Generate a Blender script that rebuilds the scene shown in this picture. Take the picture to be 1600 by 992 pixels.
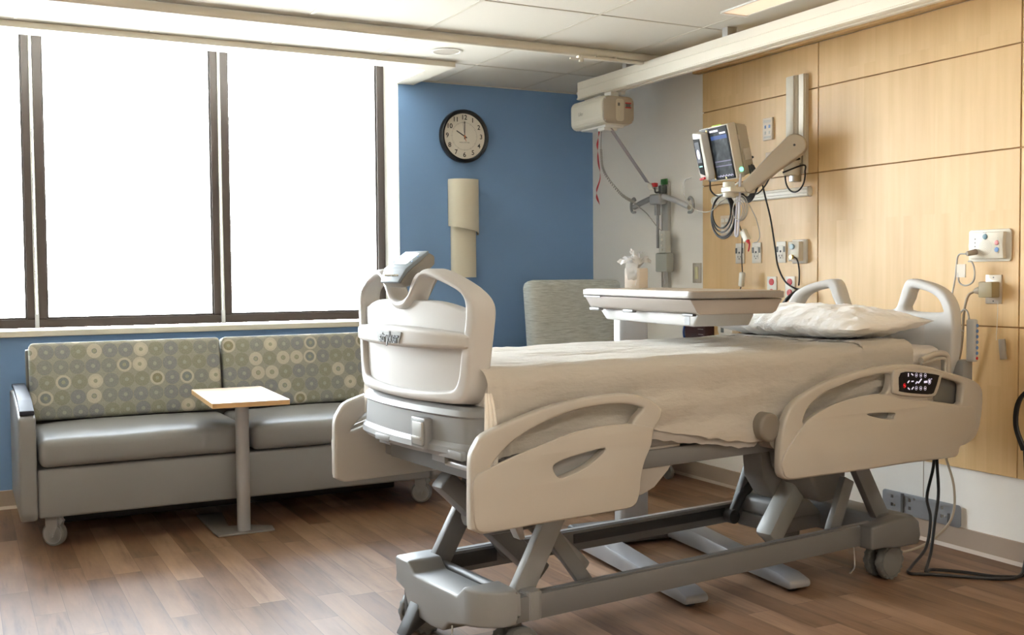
import bpy, bmesh, math, random
from mathutils import Vector, Matrix, noise
random.seed(7)
for o in list(bpy.data.objects): bpy.data.objects.remove(o)
scene = bpy.context.scene
COL = scene.collection
PI = math.pi

# ------------------------------------------------------------------ camera, world, exposure
def make_camera():
    cd = bpy.data.cameras.new('camera')
    cd.sensor_width = 36; cd.sensor_fit = 'HORIZONTAL'; cd.lens = 37.207
    cd.clip_start = .05; cd.clip_end = 300
    co = bpy.data.objects.new('camera', cd); COL.objects.link(co)
    y, p, r = math.radians(27.6114), math.radians(2.3568), math.radians(-.4624)
    f = Vector((math.sin(y)*math.cos(p), math.cos(y)*math.cos(p), -math.sin(p)))
    rt = Vector((math.cos(y), -math.sin(y), 0)); up = rt.cross(f)
    r2 = rt*math.cos(r)+up*math.sin(r); u2 = up*math.cos(r)-rt*math.sin(r)
    M = Matrix((r2, u2, -f)).transposed().to_4x4(); M.translation = Vector((0, 0, 1.23))
    co.matrix_world = M
    scene.camera = co
make_camera()
vs = scene.view_settings
vs.view_transform = 'Standard'; vs.look = 'None'; vs.gamma = 1; vs.use_curve_mapping = False
vs.exposure = 0.27
SKY = 40
world = bpy.data.worlds.new('sky'); scene.world = world; world.use_nodes = True
wn = world.node_tree.nodes; wl = world.node_tree.links
bg = wn['Background']; bg.inputs['Strength'].default_value = SKY
tc = wn.new('ShaderNodeTexCoord'); sx = wn.new('ShaderNodeSeparateXYZ'); wr = wn.new('ShaderNodeValToRGB')
mp = wn.new('ShaderNodeMapRange'); mp.inputs[1].default_value = -1; mp.inputs[2].default_value = 1
wl.new(tc.outputs['Generated'], sx.inputs[0]); wl.new(sx.outputs['Z'], mp.inputs[0]); wl.new(mp.outputs[0], wr.inputs[0]); wl.new(wr.outputs[0], bg.inputs['Color'])
# hazy bright horizon, darker zenith, sunlit pale ground
rp = wr.color_ramp
rp.elements[0].position = 0; rp.elements[0].color = (.50, .49, .46, 1)
rp.elements[1].position = 1; rp.elements[1].color = (.20, .25, .32, 1)
for p_, c_ in ((.42, (.80, .79, .76)), (.50, (.98, .99, 1.0)), (.62, (.95, .98, 1.0)), (.76, (.52, .57, .64))):
    e_ = rp.elements.new(p_); e_.color = (*c_, 1)

def area_light(name, loc, sx_, sy_, energy, color, rot=(0, 0, 0)):
    ld = bpy.data.lights.new(name, 'AREA'); ld.shape = 'RECTANGLE'; ld.size = sx_; ld.size_y = sy_
    ld.energy = energy; ld.color = color
    lo = bpy.data.objects.new(name, ld); COL.objects.link(lo); lo.location = loc; lo.rotation_euler = rot
    return lo
# unseen ceiling lamps added as fill (panels modelled below, behind the viewpoint)
area_light('ceiling_fill_lamp', (-.2, -.3, 2.425), 1.1, .5, 25, (1, .92, .82))
area_light('ceiling_fill_lamp', (1.9, .3, 2.425), 1.1, .5, 20, (1, .92, .82))

# ------------------------------------------------------------------ materials
MATS = {}
def mat(name, col, rough=.5, metal=0, spec=None, emit=None, es=0, bump=None, var=None, coat=0, sub=0):
    if name in MATS: return MATS[name]
    m = bpy.data.materials.new(name); m.use_nodes = True
    nt = m.node_tree; b = nt.nodes['Principled BSDF']
    b.inputs['Base Color'].default_value = (*col, 1); b.inputs['Roughness'].default_value = rough; b.inputs['Metallic'].default_value = metal
    if spec is not None: b.inputs['Specular IOR Level'].default_value = spec
    if coat: b.inputs['Coat Weight'].default_value = coat; b.inputs['Coat Roughness'].default_value = .15
    if emit: b.inputs['Emission Color'].default_value = (*emit, 1); b.inputs['Emission Strength'].default_value = es
    tcn = nt.nodes.new('ShaderNodeTexCoord')
    if bump:   # (scale, strength)
        n = nt.nodes.new('ShaderNodeTexNoise'); n.inputs['Scale'].default_value = bump[0]; n.inputs['Detail'].default_value = 3
        bp_ = nt.nodes.new('ShaderNodeBump'); bp_.inputs['Strength'].default_value = bump[1]; bp_.inputs['Distance'].default_value = .002
        nt.links.new(tcn.outputs['Object'], n.inputs['Vector']); nt.links.new(n.outputs[0], bp_.inputs['Height']); nt.links.new(bp_.outputs[0], b.inputs['Normal'])
    if var is None: var = (4, .05)
    n2 = nt.nodes.new('ShaderNodeTexNoise'); n2.inputs['Scale'].default_value = var[0]; n2.inputs['Detail'].default_value = 4
    mx = nt.nodes.new('ShaderNodeMix'); mx.data_type = 'RGBA'
    k = var[1]
    mx.inputs[6].default_value = (*[c*(1-k) for c in col], 1); mx.inputs[7].default_value = (*[min(1, c*(1+k)) for c in col], 1)
    nt.links.new(tcn.outputs['Object'], n2.inputs['Vector']); nt.links.new(n2.outputs[0], mx.inputs[0]); nt.links.new(mx.outputs[2], b.inputs['Base Color'])
    MATS[name] = m; return m

class NT:
    """small helper to chain nodes"""
    def __init__(s, name, rough=.5):
        s.m = bpy.data.materials.new(name); s.m.use_nodes = True; s.nt = s.m.node_tree
        s.b = s.nt.nodes['Principled BSDF']; s.b.inputs['Roughness'].default_value = rough; MATS[name] = s.m
        s.tc = s.nt.nodes.new('ShaderNodeTexCoord')
    def n(s, t, **k):
        x = s.nt.nodes.new(t)
        for a, v in k.items(): setattr(x, a, v)
        return x
    def link(s, a, b): s.nt.links.new(a, b)
    def math(s, op, a, b=None, c=None):
        x = s.n('ShaderNodeMath', operation=op)
        for i, v in enumerate((a, b, c)):
            if v is None: continue
            if hasattr(v, 'links') or hasattr(v, 'is_linked'): s.link(v, x.inputs[i])
            else: x.inputs[i].default_value = v
        return x.outputs[0]
    def mix(s, fac, a, b, mode='MIX'):
        x = s.n('ShaderNodeMix', data_type='RGBA', blend_type=mode)
        for i, v in ((0, fac), (6, a), (7, b)):
            if hasattr(v, 'is_linked'): s.link(v, x.inputs[i])
            elif i == 0: x.inputs[0].default_value = v
            else: x.inputs[i].default_value = (*v, 1)
        return x.outputs[2]
    def xyz(s, src='Object'):
        x = s.n('ShaderNodeSeparateXYZ'); s.link(s.tc.outputs[src], x.inputs[0]); return x.outputs
    def comb(s, x, y, z):
        c = s.n('ShaderNodeCombineXYZ')
        for i, v in enumerate((x, y, z)):
            if hasattr(v, 'is_linked'): s.link(v, c.inputs[i])
            else: c.inputs[i].default_value = v
        return c.outputs[0]
    def noise(s, vec, scale, detail=4, rough=.5, out=0):
        x = s.n('ShaderNodeTexNoise'); x.inputs['Scale'].default_value = scale; x.inputs['Detail'].default_value = detail; x.inputs['Roughness'].default_value = rough
        s.link(vec, x.inputs['Vector']); return x.outputs[out]
    def ramp(s, fac, stops, interp='LINEAR'):
        x = s.n('ShaderNodeValToRGB'); r = x.color_ramp; r.interpolation = interp
        while len(r.elements) < len(stops): r.elements.new(.5)
        for e, (p, c) in zip(r.elements, stops): e.position = p; e.color = (*c, 1)
        s.link(fac, x.inputs[0]); return x.outputs[0]
    def bump(s, h, strength, dist=.002):
        x = s.n('ShaderNodeBump'); x.inputs['Strength'].default_value = strength; x.inputs['Distance'].default_value = dist
        s.link(h, x.inputs['Height']); s.link(x.outputs[0], s.b.inputs['Normal'])

def floor_mat():
    t = NT('wood_plank_floor', .5); t.b.inputs['Specular IOR Level'].default_value = .32; X = t.xyz()
    row = t.math('FLOOR', t.math('DIVIDE', X[0], .108))
    wn_ = t.n('ShaderNodeTexWhiteNoise', noise_dimensions='1D'); t.link(row, wn_.inputs['W'])
    yy = t.math('ADD', t.math('DIVIDE', X[1], .92), t.math('MULTIPLY', wn_.outputs[0], 7.3))
    pl = t.math('FLOOR', yy)
    w2 = t.n('ShaderNodeTexWhiteNoise', noise_dimensions='2D'); t.link(t.comb(row, pl, 0), w2.inputs['Vector'])
    rnd = w2.outputs[0]
    grain_v = t.comb(t.math('MULTIPLY', X[0], 22), t.math('ADD', t.math('MULTIPLY', X[1], 1.6), t.math('MULTIPLY', rnd, 40)), t.math('MULTIPLY', rnd, 13))
    g = t.noise(grain_v, 1.0, 8, .62)
    g2 = t.noise(t.comb(t.math('MULTIPLY', X[0], 5), t.math('ADD', t.math('MULTIPLY', X[1], 1.1), t.math('MULTIPLY', rnd, 30)), rnd), 1.4, 4, .6)
    base = t.ramp(rnd, [(0, (.165, .093, .054)), (.3, (.205, .121, .072)), (.7, (.25, .153, .094)), (1, (.305, .195, .124))])
    gc = t.ramp(g, [(.28, (.50, .44, .40)), (.46, (.95, .93, .92)), (.55, (1, 1, 1)), (.75, (1.25, 1.22, 1.18))])
    c = t.mix(1, base, gc, 'MULTIPLY')
    gc2 = t.ramp(g2, [(.35, (.75, .72, .70)), (.6, (1.08, 1.08, 1.08))])
    c = t.mix(1, c, gc2, 'MULTIPLY')
    fx = t.math('FRACT', t.math('DIVIDE', X[0], .108)); fy = t.math('FRACT', yy)
    ex = t.math('MINIMUM', fx, t.math('SUBTRACT', 1, fx)); ey = t.math('MINIMUM', fy, t.math('SUBTRACT', 1, fy))
    ln = t.math('MAXIMUM', t.math('LESS_THAN', ex, .008), t.math('LESS_THAN', ey, .0014))
    c = t.mix(t.math('MULTIPLY', ln, .55), c, (.05, .028, .018))
    t.link(c, t.b.inputs['Base Color'])
    rr = t.math('ADD', .44, t.math('MULTIPLY', g, .16)); t.link(rr, t.b.inputs['Roughness'])
    t.bump(g, .12, .001)
    return t.m
def maple_mat():
    t = NT('maple_veneer', .42); X = t.xyz()
    row = t.math('FLOOR', t.math('DIVIDE', t.math('ADD', X[1], t.math('MULTIPLY', t.math('FLOOR', t.math('MULTIPLY', X[2], 1.35)), .07)), .105))
    w = t.n('ShaderNodeTexWhiteNoise', noise_dimensions='1D'); t.link(row, w.inputs['W'])
    g = t.noise(t.comb(0, t.math('MULTIPLY', X[1], 24), t.math('ADD', t.math('MULTIPLY', X[2], 1.2), t.math('MULTIPLY', w.outputs[0], 9))), 1.0, 6, .6)
    g2 = t.noise(t.comb(0, t.math('MULTIPLY', X[1], 3), X[2]), 1.8, 3)
    base = t.ramp(w.outputs[0], [(0, (.66, .455, .22)), (.5, (.685, .48, .238)), (1, (.71, .505, .258))])
    c = t.mix(1, base, t.ramp(g, [(.3, (.95, .93, .89)), (.6, (1.03, 1.03, 1.03))]), 'MULTIPLY')
    c = t.mix(1, c, t.ramp(g2, [(.3, (.95, .93, .90)), (.7, (1.03, 1.03, 1.03))]), 'MULTIPLY')
    t.link(c, t.b.inputs['Base Color']); return t.m
def circles_mat():
    t = NT('circle_pattern_fabric', .8); X = t.xyz('Object')
    S = .0755
    px = t.math('DIVIDE', X[0], S); pz = t.math('DIVIDE', X[2], S)
    odd = t.math('MODULO', t.math('ABSOLUTE', t.math('FLOOR', pz)), 2)
    px = t.math('ADD', px, t.math('MULTIPLY', odd, .12))
    cx, cz = t.math('FLOOR', px), t.math('FLOOR', pz)
    dx = t.math('SUBTRACT', t.math('FRACT', px), .5); dz = t.math('SUBTRACT', t.math('FRACT', pz), .5)
    r = t.math('SQRT', t.math('ADD', t.math('MULTIPLY', dx, dx), t.math('MULTIPLY', dz, dz)))
    w = t.n('ShaderNodeTexWhiteNoise', noise_dimensions='2D'); t.link(t.comb(cx, cz, 0), w.inputs['Vector'])
    w2 = t.n('ShaderNodeTexWhiteNoise', noise_dimensions='2D'); t.link(t.comb(t.math('ADD', cx, 31.3), cz, 0), w2.inputs['Vector'])
    ground = (.33, .325, .285)
    outer = t.ramp(w.outputs[0], [(0, (.235, .255, .245)), (.24, (.26, .27, .205)), (.46, (.22, .24, .26)), (.70, (.56, .53, .45))], 'CONSTANT')
    inner = t.ramp(w2.outputs[0], [(0, (.27, .28, .19)), (.35, (.20, .235, .24)), (.68, (.62, .59, .49)), (.85, (.24, .23, .14))], 'CONSTANT')
    core = t.ramp(w.outputs[0], [(0, (.36, .37, .33)), (.70, (.33, .34, .25))], 'CONSTANT')
    c = t.mix(t.math('LESS_THAN', r, .485), ground, outer)
    c = t.mix(t.math('MULTIPLY', t.math('LESS_THAN', t.math('ABSOLUTE', t.math('SUBTRACT', r, .48)), .012), .35), c, (.22, .22, .15))
    isbright = t.math('GREATER_THAN', w.outputs[0], .70)
    rin = t.math('ADD', .17, t.math('MULTIPLY', t.math('GREATER_THAN', w2.outputs[0], .5), .16))
    c = t.mix(t.math('MULTIPLY', isbright, t.math('LESS_THAN', r, rin)), c, inner)
    c = t.mix(t.math('LESS_THAN', r, .13), c, core)
    n = t.noise(t.tc.outputs['Object'], 420, 2)
    c = t.mix(.16, c, t.ramp(n, [(.35, (.1, .1, .08)), (.65, (.8, .8, .7))]))
    t.link(c, t.b.inputs['Base Color']); t.bump(n, .25, .001); return t.m
def weave_mat():
    t = NT('grey_woven_fabric', .85); X = t.xyz()
    v = t.comb(t.math('MULTIPLY', X[0], 14), t.math('MULTIPLY', X[1], 14), t.math('MULTIPLY', X[2], 190))
    n = t.noise(v, 1, 5, .7)
    c = t.ramp(n, [(.3, (.32, .345, .34)), (.48, (.50, .535, .52)), (.7, (.66, .70, .69))])
    t.link(c, t.b.inputs['Base Color']); t.bump(n, .2, .001); return t.m
def ceiling_mat():
    t = NT('acoustic_ceiling_tile', .9)
    n = t.noise(t.tc.outputs['Object'], 160, 3, .7); n2 = t.noise(t.tc.outputs['Object'], 1.5, 2)
    c = t.mix(t.math('MULTIPLY', n2, .25), (.70, .68, .62), (.66, .635, .575))
    c = t.mix(t.math('MULTIPLY', t.math('LESS_THAN', n, .36), .25), c, (.45, .43, .38))
    t.link(c, t.b.inputs['Base Color']); t.bump(n, .2, .001); return t.m
def cloth_mat(name, col):
    t = NT(name, .9); X = t.xyz()
    n = t.noise(t.comb(t.math('MULTIPLY', X[0], 3.0), t.math('MULTIPLY', X[1], 9), t.math('MULTIPLY', X[2], 9)), 2.2, 6, .55)
    n3 = t.noise(t.tc.outputs['Object'], 700, 1)
    t.b.inputs['Base Color'].default_value = (*col, 1)
    t.b.inputs['Sheen Weight'].default_value = .15
    h = t.math('ADD', n, t.math('MULTIPLY', n3, .02))
    t.bump(h, .8, .014); return t.m
def glass_mat():
    m = bpy.data.materials.new('window_glass'); m.use_nodes = True; nt = m.node_tree; nt.nodes.clear()
    o = nt.nodes.new('ShaderNodeOutputMaterial'); mx = nt.nodes.new('ShaderNodeMixShader'); tr = nt.nodes.new('ShaderNodeBsdfTransparent'); gl = nt.nodes.new('ShaderNodeBsdfGlossy')
    fr = nt.nodes.new('ShaderNodeFresnel'); fr.inputs[0].default_value = 1.45
    tr.inputs[0].default_value = (.93, .95, .95, 1); gl.inputs['Roughness'].default_value = .02
    nt.links.new(fr.outputs[0], mx.inputs[0]); nt.links.new(tr.outputs[0], mx.inputs[1]); nt.links.new(gl.outputs[0], mx.inputs[2]); nt.links.new(mx.outputs[0], o.inputs[0])
    MATS['window_glass'] = m; return m

M_floor = floor_mat(); M_maple = maple_mat(); M_circ = circles_mat(); M_weave = weave_mat(); M_ceil = ceiling_mat(); M_glass = glass_mat()
M_blue = mat('blue_wall_paint', (.175, .305, .53), .75, var=(2, .04), bump=(220, .15))
M_beige = mat('greige_wall_paint', (.88, .865, .825), .8, var=(2, .03), bump=(220, .12))
M_room = mat('warm_room_paint', (.72, .67, .58), .85)
M_basebd = mat('taupe_vinyl_base', (.36, .285, .225), .55)
M_cream = mat('cream_painted_metal', (.80, .76, .66), .45)
M_white = mat('white_paint', (.80, .80, .77), .45)
M_sill = mat('solid_surface_sill', (.68, .645, .54), .35)
M_bronze = mat('bronze_window_frame', (.045, .032, .028), .38)
M_bplast = mat('bed_white_plastic', (.54, .535, .525), .5, spec=.3, bump=(500, .08))
M_bplast2 = mat('bed_beige_plastic', (.43, .405, .365), .42, bump=(500, .08))
M_bgrey = mat('bed_grey_plastic', (.225, .230, .235), .45, bump=(500, .1))
M_steel = mat('bed_painted_steel', (.140, .142, .146), .45, metal=.1)
M_dark = mat('dark_plastic', (.03, .032, .035), .45)
M_dgrey = mat('charcoal_plastic', (.12, .125, .125), .5)
M_rubber = mat('grey_rubber', (.16, .16, .155), .6)
M_sheet = cloth_mat('white_sheet_cotton', (.84, .80, .735))
M_pillow = cloth_mat('white_pillow_cotton', (.88, .88, .87))
M_fitted = cloth_mat('fitted_sheet_cotton', (.66, .63, .60))
M_vinyl = mat('taupe_vinyl_upholstery', (.215, .213, .212), .46, bump=(300, .12))
M_armcap = mat('black_arm_cap', (.022, .022, .032), .5, spec=.15)
M_chrome = mat('brushed_steel', (.62, .62, .62), .3, metal=1)
M_sgrey = mat('silver_powder_coat', (.36, .36, .365), .4, metal=.35)
M_lam = mat('maple_laminate', (.60, .44, .30), .35, var=(12, .08))
M_lamedge = mat('maple_edge_band', (.55, .34, .14), .45)
M_offw = mat('offwhite_plastic', (.70, .67, .58), .4)
M_clockf = mat('clock_face', (.74, .70, .62), .5)
M_black = mat('black_satin', (.012, .012, .014), .4)
M_sglass = mat('screen_glass', (.012, .012, .014), .5, spec=.12)
M_red = mat('red_plastic', (.55, .02, .03), .45)
M_cable = mat('black_cable', (.010, .010, .011), .45)
M_gcable = mat('grey_cable', (.42, .40, .36), .5)
M_tcable = mat('tan_cable', (.36, .30, .22), .5)
M_green = mat('green_label', (.05, .22, .05), .5)
M_tissue = mat('tissue_paper', (.86, .85, .84), .9)
M_tbox = mat('tissue_box_card', (.74, .68, .62), .8)
M_socket = mat('socket_slots', (.03, .03, .03), .5)
M_orange = mat('rust_hand', (.6, .18, .08), .5)
M_blueb = mat('blue_button', (.10, .22, .50), .4)
M_led = mat('green_led', (.1, .8, .4), .4, emit=(.15, 1, .45), es=3)
M_lens = mat('troffer_lens', (.85, .75, .62), .5, emit=(1, .70, .48), es=.55)
M_fill = mat('fill_panel_glow', (.9, .85, .75), .5, emit=(1, .78, .52), es=6)
M_canin = mat('downlight_recess_shade', (.50, .46, .40), .5)
M_icon = mat('backlit_icon', (.8, .8, .9), .5, emit=(.75, .7, 1), es=.5)
M_ired = mat('backlit_red_icon', (.8, .02, .02), .5, emit=(1, .02, .03), es=.8)

# ------------------------------------------------------------------ mesh helpers
def link(name, me, m=None, parent=None, kind=None, smooth=40):
    if m is not None:
        me.materials.clear()
        for q in (m if isinstance(m, (list, tuple)) else [m]): me.materials.append(q)
    if smooth:
        for p in me.polygons: p.use_smooth = True
        me.set_sharp_from_angle(angle=math.radians(smooth))
    o = bpy.data.objects.new(name, me); COL.objects.link(o)
    if parent is not None: o.parent = parent
    if kind: o['kind'] = kind
    return o
def thing(name, label, cat, loc=(0, 0, 0), rz=0, group=None, rot=None):
    o = bpy.data.objects.new(name, None); COL.objects.link(o); o.empty_display_size = .1
    o.location = loc; o.rotation_euler = rot if rot else (0, 0, rz)
    o['label'] = label; o['category'] = cat
    if group: o['group'] = group
    return o
def tag(o, label, cat, group=None):
    o['label'] = label; o['category'] = cat
    if group: o['group'] = group
    return o

class B:
    def __init__(s): s.bm = bmesh.new()
    def _bev(s, geom_faces, bev, seg):
        es = list({e for f in geom_faces for e in f.edges})
        if bev > 0: bmesh.ops.bevel(s.bm, geom=es, offset=bev, segments=seg, affect='EDGES', profile=.5)
    def box(s, x0, x1, y0, y1, z0, z1, bev=0, seg=2, M=None, mi=0):
        vs_ = [s.bm.verts.new((x, y, z)) for x in (x0, x1) for y in (y0, y1) for z in (z0, z1)]
        fs = [s.bm.faces.new([vs_[i] for i in f]) for f in ((0, 1, 3, 2), (4, 6, 7, 5), (0, 4, 5, 1), (2, 3, 7, 6), (0, 2, 6, 4), (1, 5, 7, 3))]
        for f in fs: f.material_index = mi
        if M is not None: bmesh.ops.transform(s.bm, matrix=M, verts=vs_)
        s._bev(fs, bev, seg); return s
    def prism(s, pts, axis, a, b_, bev=0, seg=2, M=None, mi=0):
        """pts: 2D outline; axis: extrusion axis 0/1/2 from a to b_"""
        def P(p, w):
            l = list(p); l.insert(axis, w); return l
        v0 = [s.bm.verts.new(P(p, a)) for p in pts]; v1 = [s.bm.verts.new(P(p, b_)) for p in pts]
        n = len(pts); fs = [s.bm.faces.new(v0), s.bm.faces.new(list(reversed(v1)))]
        for i in range(n): fs.append(s.bm.faces.new([v0[i], v1[i], v1[(i+1) % n], v0[(i+1) % n]]))
        for f in fs: f.material_index = mi
        bmesh.ops.recalc_face_normals(s.bm, faces=fs)
        if M is not None: bmesh.ops.transform(s.bm, matrix=M, verts=v0+v1)
        s._bev(fs, bev, seg); return s
    def cyl(s, p0, p1, r0, r1=None, n=24, bev=0, mi=0, cap=True):
        p0, p1 = Vector(p0), Vector(p1); r1 = r0 if r1 is None else r1
        d = (p1-p0).normalized(); a = d.orthogonal().normalized(); c = d.cross(a)
        R0 = [s.bm.verts.new(p0+(a*math.cos(t)+c*math.sin(t))*r0) for t in [2*PI*i/n for i in range(n)]]
        R1 = [s.bm.verts.new(p1+(a*math.cos(t)+c*math.sin(t))*r1) for t in [2*PI*i/n for i in range(n)]]
        for i in range(n):
            f = s.bm.faces.new([R0[i], R0[(i+1) % n], R1[(i+1) % n], R1[i]]); f.material_index = mi
        if cap:
            f0 = s.bm.faces.new(list(reversed(R0))); f1 = s.bm.faces.new(R1); f0.material_index = f1.material_index = mi
            if bev > 0:
                bmesh.ops.bevel(s.bm, geom=list({e for f in (f0, f1) for e in f.edges}), offset=bev, segments=3, affect='EDGES', profile=.5)
        return s
    def tube(s, pts, r, n=10, smooth=True, closed=False, res=6, mi=0):
        pts = [Vector(p) for p in pts]
        if smooth: pts = catmull(pts, res, closed)
        N = len(pts); rings = []
        rs = r if isinstance(r, (list, tuple)) else None
        prev = None
        for i, p in enumerate(pts):
            if closed: t = pts[(i+1) % N]-pts[i-1]
            else: t = pts[min(i+1, N-1)]-pts[max(i-1, 0)]
            if t.length < 1e-9: t = Vector((0, 0, 1))
            t.normalize()
            if prev is None: a = t.orthogonal().normalized()
            else:
                a = prev-t*prev.dot(t)
                a = a.normalized() if a.length > 1e-6 else t.orthogonal().normalized()
            prev = a; c = t.cross(a)
            rr = r if rs is None else rs[0]+(rs[1]-rs[0])*i/(N-1)
            rings.append([s.bm.verts.new(p+(a*math.cos(2*PI*k/n)+c*math.sin(2*PI*k/n))*rr) for k in range(n)])
        for i in range(N if closed else N-1):
            A, C_ = rings[i], rings[(i+1) % N]
            for k in range(n):
                f = s.bm.faces.new([A[k], A[(k+1) % n], C_[(k+1) % n], C_[k]]); f.material_index = mi
        if not closed: s.bm.faces.new(list(reversed(rings[0]))).material_index = mi; s.bm.faces.new(rings[-1]).material_index = mi
        return s
    def lathe(s, prof, c=(0, 0, 0), axis='Z', n=32, mi=0):
        """prof: list of (r, h)"""
        c = Vector(c); rings = []
        for r, h in prof:
            ring = []
            for k in range(n):
                a, b_ = math.cos(2*PI*k/n)*r, math.sin(2*PI*k/n)*r
                v = {'Z': (a, b_, h), 'Y': (a, h, b_), 'X': (h, a, b_)}[axis]
                ring.append(s.bm.verts.new(c+Vector(v)))
            rings.append(ring)
        fs = []
        for A, C_ in zip(rings, rings[1:]):
            for k in range(n): fs.append(s.bm.faces.new([A[k], A[(k+1) % n], C_[(k+1) % n], C_[k]]))
        fs.append(s.bm.faces.new(rings[0])); fs.append(s.bm.faces.new(rings[-1]))
        for f in fs: f.material_index = mi
        bmesh.ops.recalc_face_normals(s.bm, faces=fs); return s
    def grid(s, fn, nu, nv, mi=0, flip=False):
        V = [[s.bm.verts.new(fn(i/nu, j/nv)) for j in range(nv+1)] for i in range(nu+1)]
        for i in range(nu):
            for j in range(nv):
                q = [V[i][j], V[i+1][j], V[i+1][j+1], V[i][j+1]]
                if flip: q.reverse()
                s.bm.faces.new(q).material_index = mi
        return V
    def mesh(s, name='m'):
        me = bpy.data.meshes.new(name); s.bm.to_mesh(me); s.bm.free(); return me
    def obj(s, name, m, parent=None, kind=None, smooth=40):
        return link(name, s.mesh(name), m, parent, kind, smooth)

def catmull(pts, res=6, closed=False):
    pts = [Vector(p) for p in pts]; N = len(pts); out = []
    rng = N if closed else N-1
    for i in range(rng):
        p0 = pts[i-1] if (i > 0 or closed) else pts[0]*2-pts[1]
        p1 = pts[i]; p2 = pts[(i+1) % N]
        p3 = pts[(i+2) % N] if (i+2 < N or closed) else p2*2-p1
        for k in range(res):
            t = k/res
            out.append(.5*((2*p1)+(p2-p0)*t+(2*p0-5*p1+4*p2-p3)*t*t+(3*p1-p0-3*p2+p3)*t**3))
    if not closed: out.append(pts[-1])
    return out
def plate(outline, holes, thick, bev, smooth_res=3, bsegs=2, sub=0):
    """flat plate with rounded rims in xy, centred on z, outline and holes as 2D loops"""
    cu = bpy.data.curves.new('c', 'CURVE'); cu.dimensions = '2D'; cu.fill_mode = 'BOTH'
    cu.extrude = max(thick/2-bev, .0001); cu.bevel_depth = bev; cu.bevel_resolution = bsegs; cu.offset = -bev
    for lp in [outline]+list(holes):
        p = [Vector((a, b_, 0)) for a, b_ in lp]
        if smooth_res: p = catmull(p, smooth_res, True)
        sp = cu.splines.new('POLY'); sp.points.add(len(p)-1); sp.use_cyclic_u = True
        for q, w in zip(sp.points, p): q.co = (w.x, w.y, 0, 1)
    ob = bpy.data.objects.new('c', cu); COL.objects.link(ob)
    dg = bpy.context.evaluated_depsgraph_get()
    me = bpy.data.meshes.new_from_object(ob.evaluated_get(dg))
    bpy.data.objects.remove(ob); bpy.data.curves.remove(cu)
    bm = bmesh.new(); bm.from_mesh(me)
    bmesh.ops.remove_doubles(bm, verts=bm.verts, dist=1e-5)
    if sub:
        xs = [v.co.x for v in bm.verts]; x0, x1 = min(xs), max(xs)
        for i in range(1, sub):
            bmesh.ops.bisect_plane(bm, geom=bm.verts[:]+bm.edges[:]+bm.faces[:], plane_co=(x0+(x1-x0)*i/sub, 0, 0), plane_no=(1, 0, 0))
    bm.to_mesh(me); bm.free(); return me
def remap(me, f):
    for v in me.vertices: v.co = f(v.co)
    bm = bmesh.new(); bm.from_mesh(me); bmesh.ops.recalc_face_normals(bm, faces=bm.faces); bm.to_mesh(me); bm.free(); return me
def text_mesh(txt, size, depth=.0005, align='CENTER'):
    cu = bpy.data.curves.new('t', 'FONT'); cu.body = txt; cu.size = size; cu.extrude = depth; cu.offset = size*.012; cu.align_x = align; cu.align_y = 'CENTER'
    ob = bpy.data.objects.new('t', cu); COL.objects.link(ob)
    dg = bpy.context.evaluated_depsgraph_get(); me = bpy.data.meshes.new_from_object(ob.evaluated_get(dg))
    bpy.data.objects.remove(ob); bpy.data.curves.remove(cu); return me
def T(x, y, z): return Matrix.Translation((x, y, z))
def RX(a): return Matrix.Rotation(a, 4, 'X')
def RY(a): return Matrix.Rotation(a, 4, 'Y')
def RZ(a): return Matrix.Rotation(a, 4, 'Z')
def mirror2(half):
    """half outline from v=0 top round to v=0 bottom at v>=0 -> closed loop"""
    return list(half)+[(-a, b_) for a, b_ in reversed(half) if abs(a) > 1e-6]

# ------------------------------------------------------------------ the room
XR, YW, ZC = 3.885, 6.213, 2.45
XL, YB = -2.6, -1.7
WX0, WX1 = -1.9, 2.463
def struct(name, b, m, smooth=0): return b.obj(name, m, None, 'structure', smooth)
struct('floor', B().box(XL-.1, XR+.1, YB-.1, YW+.4, -.1, 0), M_floor)
w = B()
w.box(XL-.15, XR+.15, YW, YW+.33, 0, .912); w.box(WX1, XR+.15, YW, YW+.33, .912, 3.12); w.box(XL-.15, WX0, YW, YW+.33, .912, 3.12); w.box(WX0, WX1, YW, YW+.33, 3.02, 3.12)
struct('wall_back', w, M_blue)
struct('wall_right', B().box(XR, XR+.15, YB-.15, YW, 0, 3.12), M_beige)
struct('wall_left', B().box(XL-.15, XL, YB-.15, YW, 0, 3.12), M_room)
struct('wall_front', B().box(XL, XR, YB-.15, YB, 0, 2.85), M_room)
c = B()
c.box(XL, XR, YB, 5.70, ZC, ZC+.06); c.box(2.489, XR, 5.70, 5.731, ZC, ZC+.06); c.box(2.489, XR, 5.731, YW, ZC, ZC+.06); c.box(2.463, 2.489, 5.7305, YW, ZC, ZC+.03); c.box(XL, 2.489, 5.70, YW+.0, 3.02, 3.07)
c.box(XL, 2.489, 5.70, 5.73, ZC, 3.02); c.box(2.463, 2.489, 5.7305, YW, ZC+.03, 3.02)
struct('ceiling', c, M_ceil)
# white lining of the window recess
r_ = B(); r_.box(WX1-.006, WX1, YW+.002, YW+.30, .95, 3.0); r_.box(WX0, WX0+.006, YW+.002, YW+.30, .95, 3.0); r_.box(WX0, WX1, YW+.002, YW+.30, 3.0, 3.02)
struct('trim_1', r_, M_white)
# pelmet strip round the blind pocket
p = B(); p.prism([(XL, 5.58), (2.565, 5.58), (2.565, YW), (2.44, YW), (2.44, 5.735), (XL, 5.735)], 2, 2.418, ZC-.001, .002, 1)
struct('trim_2', p, M_cream)
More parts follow.
